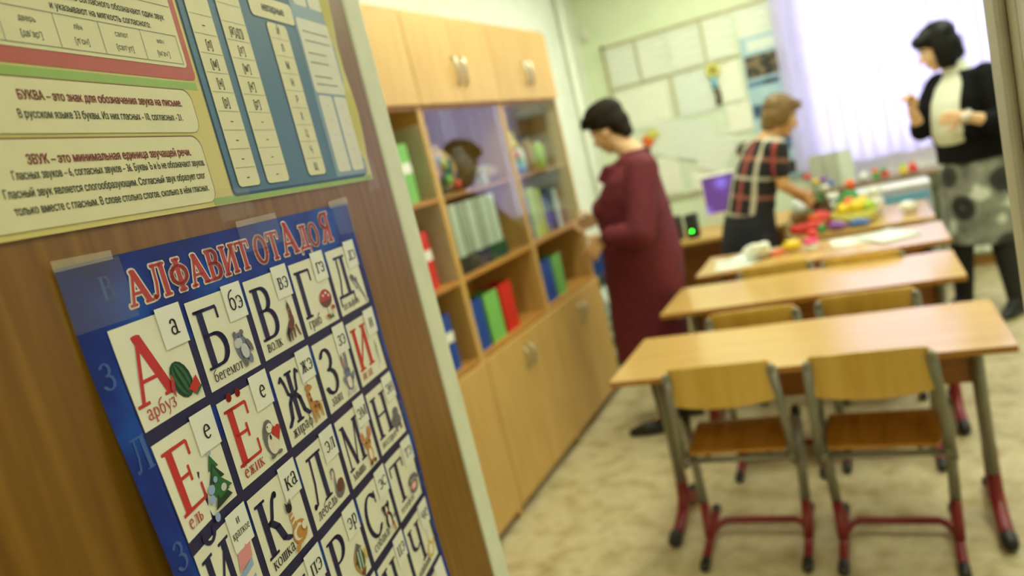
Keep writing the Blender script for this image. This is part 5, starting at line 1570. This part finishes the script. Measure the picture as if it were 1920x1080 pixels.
M_plaid = plaid_mat()
fP = (.62, .78, 0)
HF = frame((.86, .30, -.40))
hc = V((-.418, 4.79, 1.400))
b = MB()
head(b, hc, HF)
b.rc((-.530, 4.76, 1.27), (-.448, 4.775, 1.345), .058, .050)
loft(b, [((-.72, 4.77, .66), .12, .15), ((-.70, 4.77, .82), .12, .14), ((-.655, 4.77, .95), .105, .13), ((-.60, 4.77, 1.08), .115, .145), ((-.555, 4.765, 1.20), .09, .15), ((-.535, 4.76, 1.28), .05, .08)], fP)
RA = [(-.455, 4.665, 1.225), (-.462, 4.655, 1.010), (-.368, 4.79, .910)]
LA = [(-.655, 4.865, 1.235), (-.560, 4.98, 1.03), (-.435, 4.975, .915)]
b.chain(RA, [.047, .038, .025]).chain(LA, [.047, .038, .025])
hand(b, RA[2], (.35, .55, -.62), (-.45, .55, -.2), 1, (.35, .45, .4))
hand(b, LA[2], (.75, .1, -.6), (.1, -.7, -.4), -1, (.35, .45, .4))
Lk = [(-.77, 4.84, .70), (-.745, 4.85, .42), (-.755, 4.85, .09)]
Rk = [(-.65, 4.70, .70), (-.655, 4.71, .42), (-.66, 4.71, .09)]
b.chain(Lk, [.085, .055, .036]).chain(Rk, [.085, .055, .036])
FT = [(-.69, 4.93, .028), (-.59, 4.79, .028)]
b.rc(Lk[2], FT[0], .030, .016).rc(Rk[2], FT[1], .030, .016)
pP = b.build('person', M_skin2, remesh=0.0055, relax=2)
tag(pP, 'woman in a short sleeved plaid blouse leaning over the toys, back turned', 'person')
face_parts(pP, hc, HF, M_hair_p)
blobs(hc, HF, [((-.022, 0, .055), (.106, .090, .088)), ((-.058, 0, -.010), (.062, .086, .090)), ((-.060, 0, -.065), (.050, .078, .050)), ((.066, 0, .086), (.044, .066, .036)), ((-.012, .074, .005), (.058, .024, .075)), ((-.012, -.074, .005), (.058, .024, .075))]).build('hair', M_hair_p, pP, remesh=0.005)
b = MB()
loft(b, [((-.690, 4.77, .865), .135, .160), ((-.672, 4.77, .93), .130, .152), ((-.645, 4.77, 1.00), .130, .150), ((-.610, 4.77, 1.08), .132, .158), ((-.572, 4.768, 1.17), .118, .165), ((-.550, 4.765, 1.23), .092, .150), ((-.535, 4.76, 1.275), .068, .100), ((-.525, 4.76, 1.30), .058, .066)], fP)
b.chain([(-.50, 4.70, 1.225), RA[0], (-.459, 4.658, 1.095)], [.066, .063, .058]).chain([(-.61, 4.83, 1.225), LA[0], (-.602, 4.928, 1.11)], [.066, .063, .058])
b.build('blouse', M_plaid, pP, remesh=0.007, relax=3)
b = MB()
loft(b, [((-.735, 4.775, .40), .15, .175), ((-.735, 4.775, .55), .15, .178), ((-.725, 4.772, .70), .150, .178), ((-.708, 4.77, .80), .140, .168), ((-.690, 4.77, .89), .128, .152)], fP)
b.build('skirt', M_navy, pP, remesh=0.008, relax=3)
for kn, ft in zip((Lk, Rk), FT):
    MB().chain([kn[0], kn[1], V(kn[2]) - V((0, 0, .02)), ft], [.088, .058, .041, .021]).build('stocking', M_stock, pP, smooth=True, remesh=0.008)
for he, to in (((-.765, 4.84, 0), (-.65, 5.0, 0)), ((-.67, 4.70, 0), (-.545, 4.85, 0))):
    b = MB()
    shoe(b, he, to)
    b.build('shoe', M_shoe, pP, remesh=0.005)

# ---- woman with the black bob in a black jacket, white jumper and floral skirt
M_black_c = mat('black_jacket_cloth', (17, 17, 20), 0.85, var=0.08, scale=60, spec=0.15)
M_white_k = mat('white_knit', (216, 222, 202), 0.8, var=0.03, scale=60)
M_hair_w = mat('black_hair', (11, 10, 13), 0.5, var=0.1, scale=60, spec=0.25)


def floral_mat():
    M = bpy.data.materials.new('grey_black_floral_cloth')
    M.use_nodes = True
    nt = M.node_tree
    b = nt.nodes['Principled BSDF']
    b.inputs['Roughness'].default_value = 0.7
    tc = nt.nodes.new('ShaderNodeTexCoord')
    vo = nt.nodes.new('ShaderNodeTexVoronoi')
    vo.inputs['Scale'].default_value = 5.4
    vo.inputs['Randomness'].default_value = 0.6
    nz = nt.nodes.new('ShaderNodeTexNoise')
    nz.inputs['Scale'].default_value = 9.0
    nz.inputs['Detail'].default_value = 2
    nt.links.new(tc.outputs['Object'], vo.inputs['Vector'])
    nt.links.new(tc.outputs['Object'], nz.inputs['Vector'])
    r1 = nt.nodes.new('ShaderNodeValToRGB')
    e = r1.color_ramp.elements
    e[0].position, e[0].color = 0.30, lin((92, 95, 88))
    e[1].position, e[1].color = 0.66, lin((214, 222, 212))
    k = e.new(0.46); k.color = lin((126, 130, 120))
    k = e.new(0.58); k.color = lin((140, 145, 134))
    nt.links.new(nz.outputs['Fac'], r1.inputs[0])
    r2 = nt.nodes.new('ShaderNodeValToRGB')
    r2.color_ramp.interpolation = 'EASE'
    e = r2.color_ramp.elements
    e[0].position, e[0].color = 0.0, (0.35, 0.35, 0.35, 1)
    e[1].position, e[1].color = 0.44, (0, 0, 0, 1)
    k = e.new(0.16); k.color = (1, 1, 1, 1)
    k = e.new(0.37); k.color = (.9, .9, .9, 1)
    nt.links.new(vo.outputs['Distance'], r2.inputs[0])
    mx = nt.nodes.new('ShaderNodeMix'); mx.data_type = 'RGBA'
    nt.links.new(r2.outputs[0], mx.inputs[0])
    nt.links.new(r1.outputs[0], mx.inputs[6])
    mx.inputs[7].default_value = lin((30, 32, 32))
    nt.links.new(mx.outputs[2], b.inputs['Base Color'])
    return M


M_flor2 = floral_mat()
fW = (-.74, -.67, 0)
lW = V((.67, -.74, 0))
HF = frame((-.93, -.22, -.30))
hc = V((.432, 4.945, 1.570))
b = MB()
head(b, hc, HF)
b.rc((.520, 4.965, 1.42), (.462, 4.950, 1.50), .056, .050)
loft(b, [((.535, 4.98, .72), .12, .16), ((.535, 4.98, .88), .12, .15), ((.530, 4.975, 1.04), .11, .13), ((.520, 4.965, 1.18), .115, .145), ((.525, 4.965, 1.30), .10, .15), ((.525, 4.965, 1.40), .055, .09)], fW)
LA = [(.640, 4.835, 1.365), (.692, 4.750, 1.085), (.478, 4.655, 1.185)]
RA = [(.415, 5.085, 1.365), (.300, 5.005, 1.125), (.266, 4.905, 1.262)]
b.chain(LA, [.048, .040, .026]).chain(RA, [.048, .040, .026])
hand(b, LA[2], (-.93, .25, .02), (.25, .93, 0), 1, (.55, .65, .5), .95)
hand(b, RA[2], (.02, -.15, .98), (-.7, -.6, 0), 1, (1.1, 1.0, .7), .95)
Lk = [(.610, 4.905, .74), (.615, 4.900, .43), (.645, 4.880, .10)]
Rk = [(.465, 5.055, .74), (.425, 5.030, .43), (.400, 5.060, .10)]
b.chain(Lk, [.090, .060, .040]).chain(Rk, [.090, .060, .040])
FT = [(.565, 4.79, .028), (.315, 4.985, .028)]
b.rc(Lk[2], FT[0], .030, .016).rc(Rk[2], FT[1], .030, .016)
pW = b.build('person', M_skin, remesh=0.0055, relax=2)
tag(pW, 'woman with black bobbed hair in black jacket and floral skirt before the window', 'person')
face_parts(pW, hc, HF, M_hair_w)
blobs(hc, HF, [((-.022, 0, .060), (.112, .096, .090)), ((-.066, 0, -.020), (.066, .094, .105)), ((-.062, 0, -.085), (.062, .088, .050)), ((.078, 0, .076), (.036, .066, .042)), ((-.006, .078, -.030), (.062, .024, .115)), ((-.006, -.078, -.030), (.062, .024, .115)), ((.030, .074, -.085), (.034, .020, .05)), ((.030, -.074, -.085), (.034, .020, .05))]).build('hair', M_hair_w, pW, remesh=0.005)
b = MB()
loft(b, [((.530, 4.975, .985), .135, .150), ((.522, 4.968, 1.05), .158, .158), ((.514, 4.960, 1.10), .164, .157), ((.515, 4.96, 1.18), .158, .160), ((.518, 4.962, 1.26), .140, .165), ((.524, 4.965, 1.34), .108, .150), ((.524, 4.965, 1.39), .076, .100), ((.515, 4.963, 1.42), .064, .066), ((.492, 4.957, 1.475), .060, .060)], fW)
b.build('jumper', M_white_k, pW, remesh=0.007, relax=3)
b = MB()
loft(b, [((.540, 4.98, .925), .165, .185), ((.538, 4.98, 1.0), .163, .182), ((.528, 4.972, 1.08), .170, .180), ((.524, 4.968, 1.18), .172, .184), ((.526, 4.968, 1.27), .156, .190), ((.530, 4.970, 1.345), .122, .172), ((.530, 4.970, 1.395), .088, .118), ((.524, 4.966, 1.42), .076, .084)], fW, 40, math.radians(31), math.radians(329), 0.016)
loft(b, [((.540, 4.98, .915), .160, .180), ((.538, 4.98, .98), .160, .178), ((.532, 4.976, 1.045), .160, .172)], fW)
b.chain([V((.628, 4.848, 1.358)), V(LA[0]).lerp(V(LA[1]), .3), LA[1], V(LA[1]).lerp(V(LA[2]), .42)], [.076, .072, .064, .055])
b.chain([V((.428, 5.073, 1.356)), V(RA[0]).lerp(V(RA[1]), .3), RA[1], V(RA[1]).lerp(V(RA[2]), .22)], [.076, .068, .058, .052])
b.build('jacket', M_black_c, pW, remesh=0.007, relax=2)
b = MB()
loft(b, [((.535, 4.98, .44), .150, .195), ((.535, 4.98, .60), .152, .195), ((.535, 4.98, .76), .158, .195), ((.535, 4.98, .88), .150, .182), ((.535, 4.98, .98), .140, .165)], fW)
b.build('skirt', M_flor2, pW, remesh=0.008, relax=2)
for kn, ft in zip((Lk, Rk), FT):
    MB().chain([kn[0], kn[1], V(kn[2]) - V((0, 0, .02)), ft], [.093, .066, .050, .024]).build('boot_shaft', M_stock, pW, smooth=True, remesh=0.008)
for he, to in (((.648, 4.885, 0), (.525, 4.745, 0)), ((.405, 5.065, 0), (.27, 4.945, 0))):
    b = MB()
    shoe(b, he, to)
    b.build('shoe', M_shoe, pW, remesh=0.005)
wv = (V(LA[2]) - V(LA[1])).normalized()
wu = wv.orthogonal().normalized()
wc = V(LA[2]) - wv * .022
q = MB().tube([wc + (wu * math.cos(a) + wv.cross(wu) * math.sin(a)) * .033 for a in [2 * PI * k / 16 for k in range(17)]], .0085, 8)
wt = q.build('wristwatch', M_chrome, pW, smooth=True)
MB().lathe([(.016, 0), (.018, .004), (.014, .009)], seg=16, M=Matrix.Translation(wc + V((-.012, -.036, .006))) @ Matrix.Rotation(PI / 2, 4, 'X')).build('watch_face', M_white, wt)
